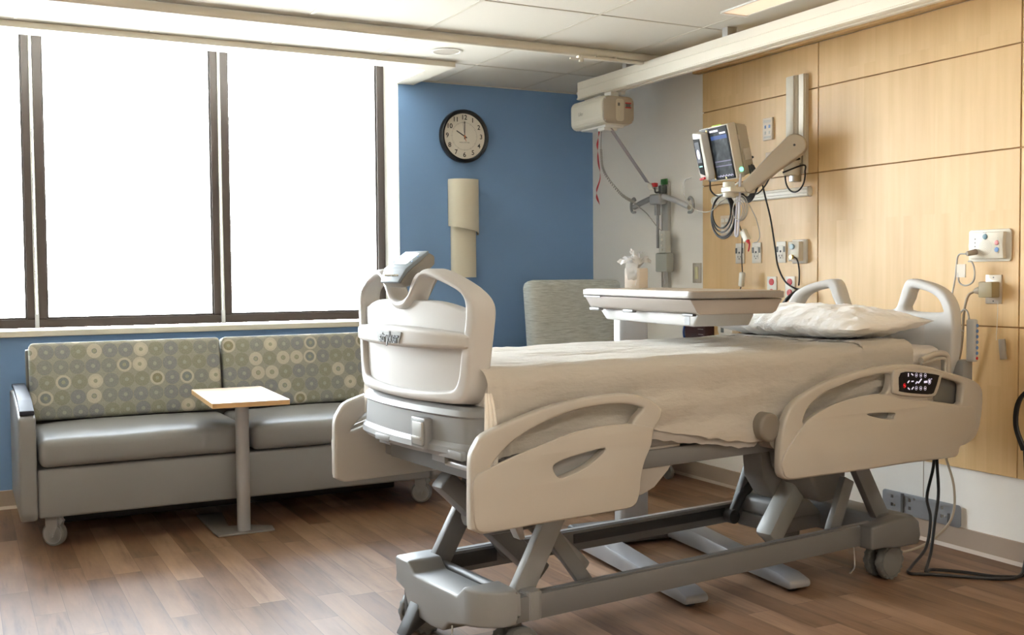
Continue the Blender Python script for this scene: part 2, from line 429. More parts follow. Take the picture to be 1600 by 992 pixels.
# ceiling tee grid
g = B()
xs = [2.718+.612*k for k in range(-8, 2)]
for x in xs:
    g.box(x-.007, x+.007, YB, 4.905, ZC-.0022, ZC)
    g.box(x-.007, x+.007, 4.97, 5.578 if x < 2.57 else YW-.012, ZC-.0022, ZC)
for y in (5.625, 4.285, 3.0, 1.78, .56, -.66):
    g.box((2.58 if y > 5 else XL), XR, y-.007, y+.007, ZC-.0023, ZC)
g.box(2.57, XR, YW-.012, YW-.0005, ZC-.006, ZC)
struct('trim_3', g, mat('ceiling_tee', (.60, .565, .49), .5))
# window sill
s_ = B(); s_.box(WX0-.05, WX1+.004, YW-.022, YW+.27, .914, .947, .004)
struct('trim_4', s_, M_sill)
# baseboards: cove with lighter toe
def baseboard(name, x0, x1, y0, y1, ax):
    b = B()
    if ax == 'x':
        b.box(x0, x1, y0-.008, y0, .012, .10, .002, 1)
    else:
        b.box(x0-.008, x0, y0, y1, .012, .10, .002, 1)
    o = struct(name, b, M_basebd)
    b = B()
    if ax == 'x': b.prism([(y0-.016, 0), (y0, 0), (y0, .016), (y0-.009, .016)], 0, x0, x1)
    else: b.prism([(x0-.016, 0), (x0, 0), (x0, .016), (x0-.009, .016)], 1, y0, y1)
    q = b.obj('toe_strip', mat('base_toe', (.50, .42, .35), .5), o, None, 0)
baseboard('baseboard_back', XL, XR-.016, YW, YW, 'x')
baseboard('baseboard_right', XR, XR, YB, YW-.016, 'y')
# windows: bronze frames with panes
GY = YW+.275
edges = [-1.655, -.633, .389, 1.412, 2.457]
for i in range(4):
    x0, x1 = edges[i]+.004, edges[i+1]-.004
    if i == 3: x1 = edges[4]
    fr = B(); t_ = .048
    z0, z1 = .949, 3.0
    for (a, b_, c_, d) in ((x0, x1, z0, z0+.05), (x0, x1, z1-.05, z1), (x0, x0+t_, z0+.05, z1-.05), (x1-t_, x1, z0+.05, z1-.05)):
        fr.box(a, b_, GY-.035, GY+.045, c_, d, .003, 1)
    for (a, b_, c_, d) in ((x0+t_, x1-t_, z0+.05, z0+.06), (x0+t_, x0+t_+.008, z0+.06, z1-.05), (x1-t_-.008, x1-t_, z0+.06, z1-.05)):
        fr.box(a, b_, GY-.015, GY+.03, c_, d)
    o = struct('window_%d' % (i+1), fr, M_bronze)
    B().box(x0+t_-.005, x1-t_+.005, GY+.01, GY+.016, z0+.045, z1-.045).obj('pane', M_glass, o, None, 0)
b = B(); b.box(WX0+.006, edges[0]-.001, GY-.03, GY+.045, .949, 3.0)
struct('trim_5', b, M_bronze)

# maple wall panelling
WZ = [.362, .991, 1.731, 2.157, 2.386]; WYs = [.5, 1.72, 2.895, 4.049, 4.989]
n_ = 6
for yi in range(4):
    for zi in range(4):
        b = B(); b.box(XR-.012, XR, WYs[yi]+.003, WYs[yi+1]-.003, WZ[zi]+.003, WZ[zi+1]-.003, .001, 1)
        o = struct('trim_%d' % n_, b, M_maple); n_ += 1
b = B(); b.box(XR-.003, XR, .5, 4.985, .364, 2.386)
struct('trim_%d' % n_, b, mat('panel_groove', (.30, .15, .045), .7)); n_ += 1
b = B(); b.box(XR-.05, XR, .5, 5.035, 2.388, ZC, .002, 1)
struct('trim_%d' % n_, b, M_maple); n_ += 1
b = B(); b.box(XR-.0015, XR, 3.383, 3.386, .10, .362)
struct('trim_%d' % n_, b, M_basebd); n_ += 1

# ------------------------------------------------------------------ ceiling fittings
b = B()
b.box(XL+.05, 3.62, 4.912, 4.972, 2.4025, 2.449, .016, 3)
t = thing('curtain_track', 'long cream metal curtain track running across the ceiling above the sofa', 'curtain track', (0, 4.94, 2.43))
o = b.obj('rail', M_cream, t); o.location = (0, -4.94, -2.43)
b = B(); b.box(2.98, 3.40, 4.90, 4.93, 2.385, 2.40, .003); b.cyl((3.0, 4.91, 2.40), (3.0, 4.91, 2.365), .012); b.box(2.93, 3.0, 4.905, 4.915, 2.376, 2.384)
for x in (3.1, 3.22): b.cyl((x, 4.912, 2.40), (x, 4.912, 2.412), .008)
o = b.obj('bracket', M_cream, t); o.location = (0, -4.94, -2.43)

t = thing('recessed_downlight', 'unlit round recessed downlight in the ceiling between the sofa window and curtain track', 'ceiling light', (2.40, 5.335, ZC))
b = B(); b.lathe([(.088, -.001), (.087, -.004), (.074, -.006), (.070, -.003), (.070, -.001)]); b.obj('trim_ring', M_white, t)
b = B(); b.lathe([(.070, -.0035), (.052, -.0022), (.02, -.0018)]); b.obj('baffle', M_canin, t)  # flat disc, shade of the recess put into its darker grey

t = thing('linear_troffer', 'narrow pinkish linear ceiling light above the hoist track near the maple wall', 'ceiling light', (3.275, 3.36, ZC))
B().box(-.066, .066, -.61, .61, -.006, -.0005).obj('lens', M_lens, t, None, 0)
b = B(); b.box(-.078, -.066, -.62, .62, -.008, -.0005); b.box(.066, .078, -.62, .62, -.008, -.0005); b.box(-.078, .078, .61, .625, -.012, -.0005); b.box(-.078, .078, -.625, -.61, -.012, -.0005)
b.obj('frame', M_white, t, None, 0)
for k, (x, y) in enumerate(((-.2, -.3), (1.9, .3))):  # unseen glowing panels added to go with the fill lamps
    t = thing('ceiling_fill_panel', ['added ceiling fill panel behind the viewpoint by the entrance', 'added ceiling fill panel near the right wall behind the viewpoint'][k], 'ceiling light', (x, y, ZC))
    B().box(-.58, .58, -.28, .28, -.01, -.0005).obj('diffuser', M_fill, t, None, 0)
    b = B()
    for q in ((-.6, .6, -.3, -.28), (-.6, .6, .28, .3), (-.6, -.58, -.28, .28), (.58, .6, -.28, .28)): b.box(*q, -.014, -.0005)
    b.obj('frame', M_white, t, None, 0)

# patient lift: track, motor, strap
t = thing('lift_track', 'thick cream overhead hoist track running along the maple wall below the ceiling', 'hoist track', (3.45, 5.625, 2.294))
prof = [(-.04, .107), (-.04, .066), (-.0375, .0635), (-.04, .061), (-.04, .014), (-.046, .010), (-.046, .004), (-.036, 0), (-.012, 0), (-.012, .008), (.012, .008), (.012, 0), (.036, 0), (.046, .004), (.046, .010), (.04, .014), (.04, .107)]
b = B(); b.prism(prof, 1, -5.4, 0); b.obj('rail', M_cream, t)
b = B(); b.box(-.038, .038, 0, .004, .004, .10); b.obj('end_cap', M_cream, t)
b = B(); b.cyl((-.025, .003, .045), (-.025, .025, .045), .010)
for y in (-.5, -1.4, -2.3, -3.2, -4.4):
    b.box(-.03, .03, y-.02, y+.02, .108, .155)
b.obj('hanger', M_chrome, t)

t = thing('ceiling_lift_motor', 'cream box-shaped patient hoist motor hanging from the end of the overhead track', 'patient lift', (3.455, 5.235, 2.10))
def rrect(x0, x1, y0, y1, r, n=5):
    o = []
    for cx, cy, a in ((x1-r, y1-r, 0), (x0+r, y1-r, 90), (x0+r, y0+r, 180), (x1-r, y0+r, 270)):
        for k in range(n+1):
            an = math.radians(a+90*k/n); o.append((cx+r*math.cos(an), cy+r*math.sin(an)))
    return o
b = B(); b.prism(rrect(-.11, .11, 0, .168, .04), 1, .012, .375, .02, 3); b.obj('housing', M_offw, t)
b = B(); b.prism(rrect(-.106, .106, .004, .164, .038), 1, 0, .013, .003, 2); b.obj('end_plate', mat('motor_endplate', (.42, .37, .30), .5), t)
b = B(); b.prism(rrect(-.02, .035, .02, .15, .016), 1, -.002, .0005); e = b.obj('label_sticker', mat('sticker', (.62, .58, .48), .5), t)
b = B(); b.box(-.008, .006, -.003, -.001, .108, .126); b.obj('printed_mark', M_dgrey, e)
b = B(); b.box(.045, .085, -.003, .0005, .124, .130); b.box(.045, .085, -.003, .0005, .098, .104); e = b.obj('warning_sticker', M_red, t)
b = B(); b.box(.048, .08, -.0035, .0005, .104, .124); b.obj('barcode', M_dgrey, e)
b = B()
for x in (-.095, .095):
    for z in (.02, .148): b.cyl((x, -.002, z), (x, .001, z), .004, n=10)
b.obj('screw', M_chrome, t)
b = B(); b.box(-.075, .055, .03, .30, -.012, .004, .002); b.box(-.07, .02, .05, .12, -.03, -.01, .002); b.obj('base_tray', M_white, t)
b = B(); b.box(-.035, .02, .03, .10, .165, .2); b.box(-.02, .035, .16, .24, .165, .2); b.box(.03, .06, .02, .06, .178, .2, .002)
b.obj('trolley', M_white, t)
me = text_mesh('Liko', .03); remap(me, lambda v: Vector((-.1102-v.z, .25-v.x, .085+v.y))); link('lettering', me, mat('grey_print', (.45, .43, .37), .5), t)
# strap (wide webbing)
def ribbon(pts, width, thick, side, res=6):
    pts = catmull(pts, res); b = B(); side = Vector(side).normalized()
    prev = None; rings = []
    for i, q in enumerate(pts):
        tt = (pts[min(i+1, len(pts)-1)]-pts[max(i-1, 0)]).normalized()
        sd = (side-tt*side.dot(tt)).normalized(); nn = tt.cross(sd)
        rings.append([b.bm.verts.new(q+sd*a*width/2+nn*c_*thick/2) for a, c_ in ((-1, -1), (1, -1), (1, 1), (-1, 1))])
    for A, C_ in zip(rings, rings[1:]):
        for k in range(4): b.bm.faces.new([A[k], A[(k+1) % 4], C_[(k+1) % 4], C_[k]])
    b.bm.faces.new(list(reversed(rings[0]))); b.bm.faces.new(rings[-1]); return b
b = ribbon([(3.43, 5.29, 2.085), (3.60, 5.345, 1.935), (3.775, 5.405, 1.785)], .042, .003, (0, 1, .2), 3)
tag(b.obj('lift_strap', mat('grey_webbing', (.42, .38, .39), .8)), 'grey webbing strap stretched from hoist motor down to the wall bracket', 'strap')
# red ribbon, twisted
pts = []
b = B(); rings = []
N = 70
for i in range(N+1):
    s = i/N; z = 2.085-.445*s; y = 5.405+.006*math.sin(s*9)+.012*s*math.sin(s*17); x = 3.42+.006*math.cos(s*11)
    a = s*14+.8*math.sin(s*6); d = Vector((math.cos(a)*.2, math.cos(a), .35*math.sin(a)))*.015*(1-.15*math.sin(s*20))
    rings.append((b.bm.verts.new(Vector((x, y, z))-d), b.bm.verts.new(Vector((x, y, z))+d)))
for (a, c_), (d, e) in zip(rings, rings[1:]): b.bm.faces.new([a, c_, e, d])
bmesh.ops.solidify(b.bm, geom=b.bm.faces[:], thickness=.0008)
tag(b.obj('emergency_pull_ribbon', M_red), 'thin twisted red ribbon hanging down from the hoist motor', 'ribbon')
# wall bracket + spreader bar
t = thing('wall_bracket', 'tall narrow metal docking rail on the greige wall with green label on top', 'wall bracket', (XR, 5.345, 1.13))
b = B(); b.box(-.02, 0, -.034, .034, 0, .655, .004); b.box(-.026, -.02, -.034, -.028, .01, .63); b.box(-.026, -.02, .028, .034, .01, .63); b.obj('back_plate', mat('bracket_aluminium', (.52, .51, .47), .4, metal=.3), t)
b = B(); b.box(-.03, -.02, -.028, .034, .64, .675, .002); b.obj('green_label', M_green, t)
b = B(); b.box(-.06, -.02, -.02, .02, .585, .635, .006); b.tube([(-.05, 0, .60), (-.09, 0, .59), (-.10, 0, .62)], .006); b.obj('hook', M_dgrey, t)
t = thing('spreader_bar', 'silver hoist sling bar with hooked ends hanging on the wall bracket', 'sling bar', (3.80, 5.33, 1.68))
b = B(); b.tube([(0, .255, -.035), (0, .17, -.012), (0, .06, .008), (0, 0, .0)], .017, 12); b.obj('arm', M_sgrey, t)
b = B(); b.tube([(0, 0, 0), (0, -.06, .008), (0, -.17, -.018), (0, -.315, -.068)], .017, 12); b.obj('arm', mat('bar_bright', (.66, .66, .66), .35, metal=.3), t)
b = B(); b.box(-.03, .03, -.055, .055, -.034, .03, .012, 3); b.obj('hub', M_sgrey, t)
for sg, y0, z0 in ((1, .265, -.035), (-1, -.325, -.066)):
    b = B(); b.tube([(0, y0-sg*.02, z0-.032), (0, y0+sg*.012, z0-.03), (0, y0+sg*.026, z0), (0, y0+sg*.018, z0+.04), (0, y0-sg*.006, z0+.055), (0, y0-sg*.02, z0+.04)], .0085, 10)
    b.obj('end_hook', mat('hook_grey', (.27, .28, .28), .5), t)
b = B(); b.box(-.02, .012, -.012, .012, -.10, -.03, .003); b.box(-.008, .004, -.008, .008, -.30, -.09, .002); b.obj('handset_hanger', M_sgrey, t)
b = B(); b.prism([(-.03, .03), (-.012, .06), (.02, .075), (.03, .05), (.01, .03)], 0, -.02, .02, .003); o = b.obj('strap_latch', M_offw, t); o.location = (0, .055, .03)
b = B(); b.box(-.014, .014, .018, .05, .075, .10, .004); b.obj('quick_release', M_red, t)
t = thing('lift_handset', 'grey hoist hand control hanging below the sling bar on the wall', 'hand control', (3.815, 5.285, 1.235))
b = B(); b.box(-.028, .03, -.058, .058, 0, .115, .008); b.obj('charger_body', mat('handset_grey', (.36, .37, .33), .5), t)
b = B(); b.prism([(-.035, .115), (-.035, .17), (-.028, .25), (.025, .25), (.035, .2), (.035, .115)], 0, -.018, .022, .006); b.obj('upper_body', mat('handset_light', (.50, .50, .45), .5), t)
b = B()
for z in (.135, .16, .195, .225): b.cyl((-.018, 0, z), (-.0225, 0, z), .006 if z != .195 else .009, n=12)
b.obj('button', M_offw, t)
b = B(); b.tube([(0, 0, 0), (.0, .004, -.03), (.0, -.004, -.06), (0, .002, -.075)], .004); b.obj('plug', M_chrome, t)
# coiled cable
P0 = [Vector(q) for q in ((3.42, 5.37, 2.09), (3.50, 5.50, 1.97), (3.60, 5.62, 1.86), (3.72, 5.62, 1.73), (3.78, 5.55, 1.67))]
pc = catmull(P0, 60); b = B(); cp = []
for i, q in enumerate(pc):
    s = i/len(pc)
    a = i*1.15; k = .009 if s > .22 else .0
    cp.append(q+Vector((0, math.cos(a), math.sin(a)))*k)
b.tube(cp, .0028, 6, smooth=False)
b.tube([cp[-1], (3.79, 5.44, 1.60), (3.80, 5.35, 1.52), (3.80, 5.30, 1.487)], .003, 6)
tag(b.obj('coiled_control_cable', M_gcable), 'grey coiled cable looping from the hoist motor down to the hand control', 'cable')

# ------------------------------------------------------------------ clock and sconce on the blue wall
t = thing('wall_clock', 'round black-rimmed wall clock with cream dial on the blue wall', 'clock', (2.898, YW, 2.113))
R_ = .170
b = B(); b.lathe([(R_-.03, -.001), (R_-.008, -.002), (R_, -.02), (R_-.002, -.045), (R_-.012, -.056), (R_-.022, -.052), (R_-.026, -.034), (R_-.03, -.03)], axis='Y', n=72); b.obj('case', M_black, t)
b = B(); b.cyl((0, -.028, 0), (0, -.034, 0), R_-.024, n=72); f_ = b.obj('dial', M_clockf, t)
for h in range(1, 13):
    a = math.radians(90-30*h); me = text_mesh(str(h), .042); remap(me, lambda v: Vector((v.x+.119*math.cos(a), -.0345-v.z, v.y+.119*math.sin(a)))); link('numeral', me, M_black, f_, smooth=0)
b = B()
for k in range(60):
    a = 2*PI*k/60; rr = .088
    M = T(rr*math.cos(a), -.0348, rr*math.sin(a)) @ RY(-a); b.box(-.003 if k % 5 else -.006, .003 if k % 5 else .006, -.0004, .0004, -.0006, .0006, M=M)
b.obj('minute_track', M_black, f_, smooth=0)
me = text_mesh('AMERICAN TIME', .010); remap(me, lambda v: Vector((v.x, -.0345-v.z, v.y-.040))); link('dial_print', me, mat('dial_print_grey', (.40, .38, .34), .6), f_, smooth=0)
def hand(ang, l0, l1, w, m, name, y):
    a = math.radians(90-ang); b = B(); M = T(0, y, 0) @ RY(-a); b.prism([(-l0, -w), (l1*.9, -w*.8), (l1, 0), (l1*.9, w*.8), (-l0, w)], 1, -.0006, .0006, M=M); b.obj(name, m, t, smooth=0)
hand(300, .02, .068, .0036, M_black, 'hour_hand', -.037); hand(1, .02, .098, .0026, M_black, 'minute_hand', -.039); hand(351, .0, .092, .0007, M_sgrey, 'second_hand', -.041); hand(165, .0, .036, .0018, M_orange, 'second_hand_tail', -.0415)
b = B(); b.cyl((0, -.036, 0), (0, -.043, 0), .005, n=16); b.obj('pivot', M_orange, t)

t = thing('wall_sconce', 'cream half-cylinder two-piece wall sconce below the clock on the blue wall', 'wall light', (2.893, YW, 1.21))
def halfcyl(x0, x1, d, z0f, z1, thick=.004, n=28):
    b = B(); cx = (x0+x1)/2; hw = (x1-x0)/2
    O_, I_ = [], []
    for i in range(n+1):
        a = PI*i/n; x = cx-hw*math.cos(a); y = -d*math.sin(a)**.8-.012; f = i/n
        O_.append((b.bm.verts.new((x, y, z0f(f))), b.bm.verts.new((x, y, z1))))
        I_.append((b.bm.verts.new((cx-(hw-thick)*math.cos(a), y+thick, z0f(f))), b.bm.verts.new((cx-(hw-thick)*math.cos(a), y+thick, z1))))
    for i in range(n):
        b.bm.faces.new([O_[i][0], O_[i+1][0], O_[i+1][1], O_[i][1]]); b.bm.faces.new([I_[i][0], I_[i][1], I_[i+1][1], I_[i+1][0]])
        b.bm.faces.new([O_[i][0], I_[i][0], I_[i+1][0], O_[i+1][0]]); b.bm.faces.new([O_[i][1], O_[i+1][1], I_[i+1][1], I_[i][1]])
    for e in (0, n): b.bm.faces.new([O_[e][0], O_[e][1], I_[e][1], I_[e][0]])
    bmesh.ops.recalc_face_normals(b.bm, faces=b.bm.faces); return b
M_sconce = mat('sconce_cream', (.70, .66, .54), .5)
halfcyl(-.103, .103, .085, lambda f: .328-.055*f**1.5, .628).obj('upper_shade', M_sconce, t)
halfcyl(-.087, .087, .048, lambda f: 0, .40).obj('lower_shade', M_sconce, t)
b = B(); b.box(-.101, .101, -.014, 0, .33, .622, .002); b.box(-.085, .085, -.013, 0, .005, .33, .002); b.obj('back_plate', M_sgrey, t)

# ------------------------------------------------------------------ wall devices on the right wall
FX = XR-.012     # face of the maple panelling
def plate_dev(name, label, cat, y, z, w, h, m, x=FX, group=None, th=.007):
    t = thing(name, label, cat, (x, y, z), 0, group)
    B().box(-th, 0, -w/2, w/2, -h/2, h/2, .002).obj('face_plate', m, t)
    return t
W_plate = mat('outlet_white', (.80, .77, .70), .35)
W_metal = mat('outlet_stainless', (.66, .60, .52), .32, metal=.7)
names = ['white hospital power outlet, leftmost of the row behind the monitor cables', 'white hospital power outlet with a black cord passing over it, second in the row', 'white hospital power outlet standing alone left of the round-knobbed call socket']
for k, y in enumerate((4.647, 4.508, 4.313)):
    t = plate_dev('power_outlet', names[k], 'power outlet', y, 1.334, .072, .112, W_plate, group='white outlets on the maple wall')
    b = B(); b.box(-.010, -.006, -.019, .019, -.035, .035, .002); b.obj('socket_insert', mat('socket_body', (.72, .70, .64), .35), t)
    b = B(); b.box(-.0108, -.009, -.033, -.021, .000, .030); b.box(-.0108, -.006, .021, .033, .000, .030); b.obj('shutter', M_dgrey, t, smooth=0)
    b = B(); b.cyl((-.0095, 0, .004), (-.0112, 0, .004), .006, n=12)
    for zz in (-.02,): b.cyl((-.0095, 0, zz-.01), (-.0112, 0, zz-.01), .003, n=10); b.box(-.0112, -.009, -.012, -.009, zz-.003, zz+.006); b.box(-.0112, -.009, .009, .012, zz-.003, zz+.006)
    b.obj('slot', M_socket, t, smooth=0)
for k, y in enumerate((4.385, 4.245)):
    t = plate_dev('red_emergency_outlet', ['white plate with red sockets, left one of the pair above the pillow', 'white plate with red sockets, right one of the pair beside the headboard loop'][k], 'power outlet', y, 1.148, .072, .114, W_plate, group='red outlets above the pillow')
    for zz in (.028, -.028):
        b = B(); b.cyl((-.005, 0, zz), (-.011, 0, zz), .018, n=20, bev=.001); s2 = b.obj('socket', M_red, t)
        b = B(); b.box(-.0116, -.010, -.008, -.006, zz-.002, zz+.009); b.box(-.0116, -.010, .006, .008, zz-.002, zz+.009); b.cyl((-.010, 0, zz-.008), (-.0116, 0, zz-.008), .003, n=8); b.obj('slot', M_socket, s2, smooth=0)
t = plate_dev('data_plate', 'steel data socket plate with two dark jacks left of the vertical channel', 'socket plate', 4.415, 1.994, .075, .118, mat('data_plate_metal', (.74, .66, .56), .35), th=.012)
b = B()
for yy in (-.016, .016): b.box(-.0135, -.011, yy-.006, yy+.006, .004, .020)
b.obj('jack', M_blueb, t, smooth=0)
b = B()
for yy in (-.016, .016): b.box(-.0135, -.011, yy-.006, yy+.006, -.028, -.012)
b.box(-.0132, -.011, -.026, .026, .034, .048); b.box(-.0132, -.011, -.026, .026, -.050, -.038)
b.obj('blank_insert', mat('insert_grey', (.5, .48, .44), .5), t, smooth=0)
t = plate_dev('gas_outlet_plate', 'cream wall plate partly covered by coiled black monitor cables', 'socket plate', 4.757, 1.492, .118, .118, mat('multi_plate', (.72, .60, .46), .4))
b = B()
for yy in (-.035, 0, .035):
    for zz in (-.032, .0, .032): b.box(-.010, -.0065, yy-.012, yy+.012, zz-.010, zz+.010, .001)
b.obj('module', W_plate, t)
t = plate_dev('small_cover_plate', 'small cream cover plate behind the monitor arm on the maple wall', 'socket plate', 4.40, 1.84, .07, .06, mat('cover_plate_pink', (.75, .62, .50), .45))
b = B()
for yy in (-.025, .025): b.cyl((-.006, yy, 0), (-.0085, yy, 0), .003, n=10)
b.obj('screw', M_chrome, t)
t = thing('vitals_socket_box', 'square white socket box with round blue knob right of the outlets', 'socket box', (FX, 4.17, 1.334))
B().box(-.012, 0, -.054, .054, -.062, .062, .004).obj('back_plate', W_plate, t)
B().box(-.045, -.011, -.032, .050, -.050, .052, .006).obj('housing', M_offw, t)
b = B(); b.cyl((-.044, .012, .025), (-.056, .012, .025), .014, n=20, bev=.002); b.obj('knob', mat('pale_blue_knob', (.35, .50, .60), .4), t)
b = B(); b.cyl((-.044, .012, -.028), (-.060, .012, -.028), .011, n=20); b.obj('jack', mat('brass', (.65, .45, .15), .35, metal=1), t)
t = plate_dev('night_light_switch', 'small steel wall plate with cream rocker between spreader bar and maple panels', 'switch', 5.05, 1.227, .078, .118, W_metal, x=XR)
b = B(); b.box(-.012, -.006, -.014, .014, -.036, .036, .002); b.obj('rocker', mat('rocker_cream', (.72, .68, .42), .4), t)
b = B()
for zz in (-.049, .049): b.cyl((-.006, 0, zz), (-.0085, 0, zz), .003, n=10)
b.obj('screw', M_chrome, t)

t = thing('wall_channel', 'tall vertical cream aluminium channel mounted on the maple wall', 'wall channel', (FX, 4.18, 1.735))
prof = [(0, -.062), (-.020, -.062), (-.020, -.056), (-.028, -.054), (-.028, -.020), (-.020, -.018), (-.016, -.012), (-.026, -.008), (-.030, .0), (-.036, .006), (-.036, .058), (-.030, .062), (0, .062)]
b = B(); b.prism([(x, y) for x, y in prof], 2, 0, .503); b.obj('profile', mat('channel_aluminium', (.68, .64, .54), .4, metal=.1), t, smooth=20)
B().box(-.042, -.03, .004, .060, .02, .50, .003).obj('cover_strip', M_offw, t)
t = thing('equipment_rail', 'horizontal white ribbed equipment rail below the vertical channel', 'rail', (FX, 4.47, 1.64))
prof = [(0, -.024), (-.016, -.024), (-.020, -.018), (-.020, -.009), (-.017, -.007), (-.020, -.005), (-.020, .008), (-.017, .010), (-.020, .012), (-.018, .022), (0, .026)]
b = B(); b.prism(prof, 1, -.365, .40); b.obj('profile', mat('rail_white', (.78, .75, .66), .35), t, smooth=25)
for sy in (-1, 1):
    b = B(); b.lathe([(.027, 0), (.026, .008), (.019, .014), (.004, .017)], axis='Y', n=24)
    for v in b.bm.verts:
        if v.co.x > 0: v.co.x *= .02
        if sy < 0: v.co.y *= -1
    o = b.obj('end_cap', M_offw, t); o.location = (-.0, sy*.40 if sy > 0 else -.365, 0)

# nurse call station, outlet with tan plug, cords
t = thing('nurse_call_station', 'cream nurse call wall station with speaker grille and coloured buttons above headboard', 'call station', (FX, 3.033, 1.334))
b = B(); b.prism(rrect(-.104, .104, -.068, .068, .014), 0, -.008, 0, .003); b.obj('bezel', M_offw, t)
b = B(); b.prism([(-.083, -.056), (.083, -.056), (.090, .0), (.083, .056), (-.083, .056), (-.078, 0)], 0, -.028, -.006, .004); hz = b.obj('housing', mat('call_cream', (.74, .70, .60), .45), t)
b = B()
for rr in range(1, 6):
    n = 8*rr
    for k in range(n):
        a = 2*PI*k/n; y, z = .004+rr*.0062*math.cos(a), -.008+rr*.0062*math.sin(a); b.cyl((-.0275, y, z), (-.0285, y, z), .0013, n=6)
b.obj('speaker_grille', M_gcable, t, smooth=0)
b = B(); b.lathe([(.012, -.028), (.011, -.031), (.004, -.032)], axis='X', n=20); o = b.obj('blue_oval_button', mat('teal_oval', (.10, .20, .25), .4), t); o.location = (0, .006, .037)
for z, m in ((.010, mat('pink_button', (.6, .20, .20), .4)), (-.019, M_blueb)):
    b = B(); b.cyl((-.027, -.052, z), (-.032, -.052, z), .0105, n=20, bev=.002); b.obj('round_button', m, t)
b = B(); b.tube([(-.033, -.058, .032), (-.036, -.068, .012), (-.036, -.07, -.015), (-.033, -.062, -.034)], .0018, 6); b.obj('pull_cord', M_offw, t)
b = B()
for z in (.028, .012, -.004, -.016): b.cyl((-.0275, .055, z), (-.0295, .055, z), .0028, n=8)
b.box(-.0295, -.027, .0, .016, .053, .055)
b.obj('indicator', M_dgrey, t)
b = B(); b.cyl((-.028, .050, -.026), (-.075, .058, -.034), .013, .010, n=16, bev=.002); b.obj('call_plug', mat('taupe_plug', (.35, .30, .24), .5), t)
t = plate_dev('single_outlet', 'steel power outlet plate under the call station with a tan plug in it', 'power outlet', 3.012, 1.149, .078, .122, W_metal)
b = B()
for zz in (-.05, .05): b.cyl((-.006, 0, zz), (-.0085, 0, zz), .003, n=10)
b.obj('screw', M_dgrey, t)
t = thing('power_plug', 'bulky tan power plug pushed into the outlet below the call station', 'plug', (FX-.0075, 3.012, 1.149))
b = B(); b.box(-.050, 0, -.032, .036, -.034, .032, .005); b.obj('adapter_body', mat('tan_plug', (.30, .24, .13), .5), t)
b = B(); b.cyl((-.03, .036, -.004), (-.034, .066, -.008), .020, .010, n=16, bev=.003); b.obj('strain_relief', M_tcable, t)
b = B(); b.tube([(3.835, 3.080, 1.140), (3.825, 3.105, 1.12), (3.82, 3.12, 1.05), (3.83, 3.14, .90), (3.83, 3.18, .74), (3.82, 3.21, .60), (3.80, 3.20, .45), (3.79, 3.14, .30), (3.77, 3.13, .17), (3.70, 3.16, .08), (3.60, 3.20, .03), (3.50, 3.26, .012)], .0055, 8)
tag(b.obj('tan_power_cord', M_tcable), 'tan power cord running from the plug down behind the bed to the floor', 'cord')
t = thing('tag_on_string', 'small grey tag hanging on a thin string from the outlet plate', 'tag', (3.862, 2.985, 1.08))
b = B(); b.tube([(-.002, .0, .02), (0, .003, -.05), (0, .008, -.145)], .0012, 5); b.obj('string', M_offw, t)
b = B(); b.box(-.003, .003, -.018, .014, -.225, -.14, .001, M=RX(-.12)); b.obj('card', mat('tag_grey', (.33, .28, .22), .6), t)
# call cords
b = B()
b.tube([(3.80, 3.095, 1.300), (3.80, 3.135, 1.295), (3.80, 3.145, 1.25), (3.80, 3.15, 1.20), (3.80, 3.165, 1.13), (3.80, 3.175, 1.06), (3.72, 3.10, 1.00), (3.66, 2.99, .98)], .0036, 7)
b.tube([(3.80, 3.135, 1.22), (3.80, 3.13, 1.18), (3.80, 3.10, 1.165), (3.80, 3.062, 1.18), (3.80, 3.052, 1.22), (3.80, 3.065, 1.262), (3.80, 3.085, 1.268)], .0036, 7)
tag(b.obj('call_station_cord', M_gcable), 'looped grey cord with white tag plugged into the nurse call station', 'cord')
b = B(); b.box(3.797, 3.803, 3.098, 3.142, 1.200, 1.256)
tag(b.obj('cord_tag', mat('paper_tag', (.70, .66, .56), .6)), 'small printed paper tag wrapped round the call cord', 'tag')
b = B()
b.tube([(3.78, 3.14, .93), (3.80, 3.135, 1.02), (3.80, 3.11, 1.06), (3.80, 3.085, 1.05), (3.80, 3.075, .98), (3.80, 3.07, .85), (3.80, 3.07, .74), (3.79, 3.055, .66), (3.78, 3.045, .58), (3.78, 3.06, .53), (3.78, 3.09, .52), (3.78, 3.12, .55), (3.78, 3.13, .64), (3.78, 3.115, .72), (3.78, 3.09, .745)], .0040, 7)
b.tube([(3.77, 3.10, .745), (3.77, 3.06, .70), (3.77, 3.045, .60), (3.77, 3.08, .50), (3.77, 3.115, .54), (3.77, 3.125, .66), (3.77, 3.10, .735)], .0030, 7)
tag(b.obj('bundled_grey_cord', M_gcable), 'bundled grey cord hanging in loops behind the head of the bed', 'cord')
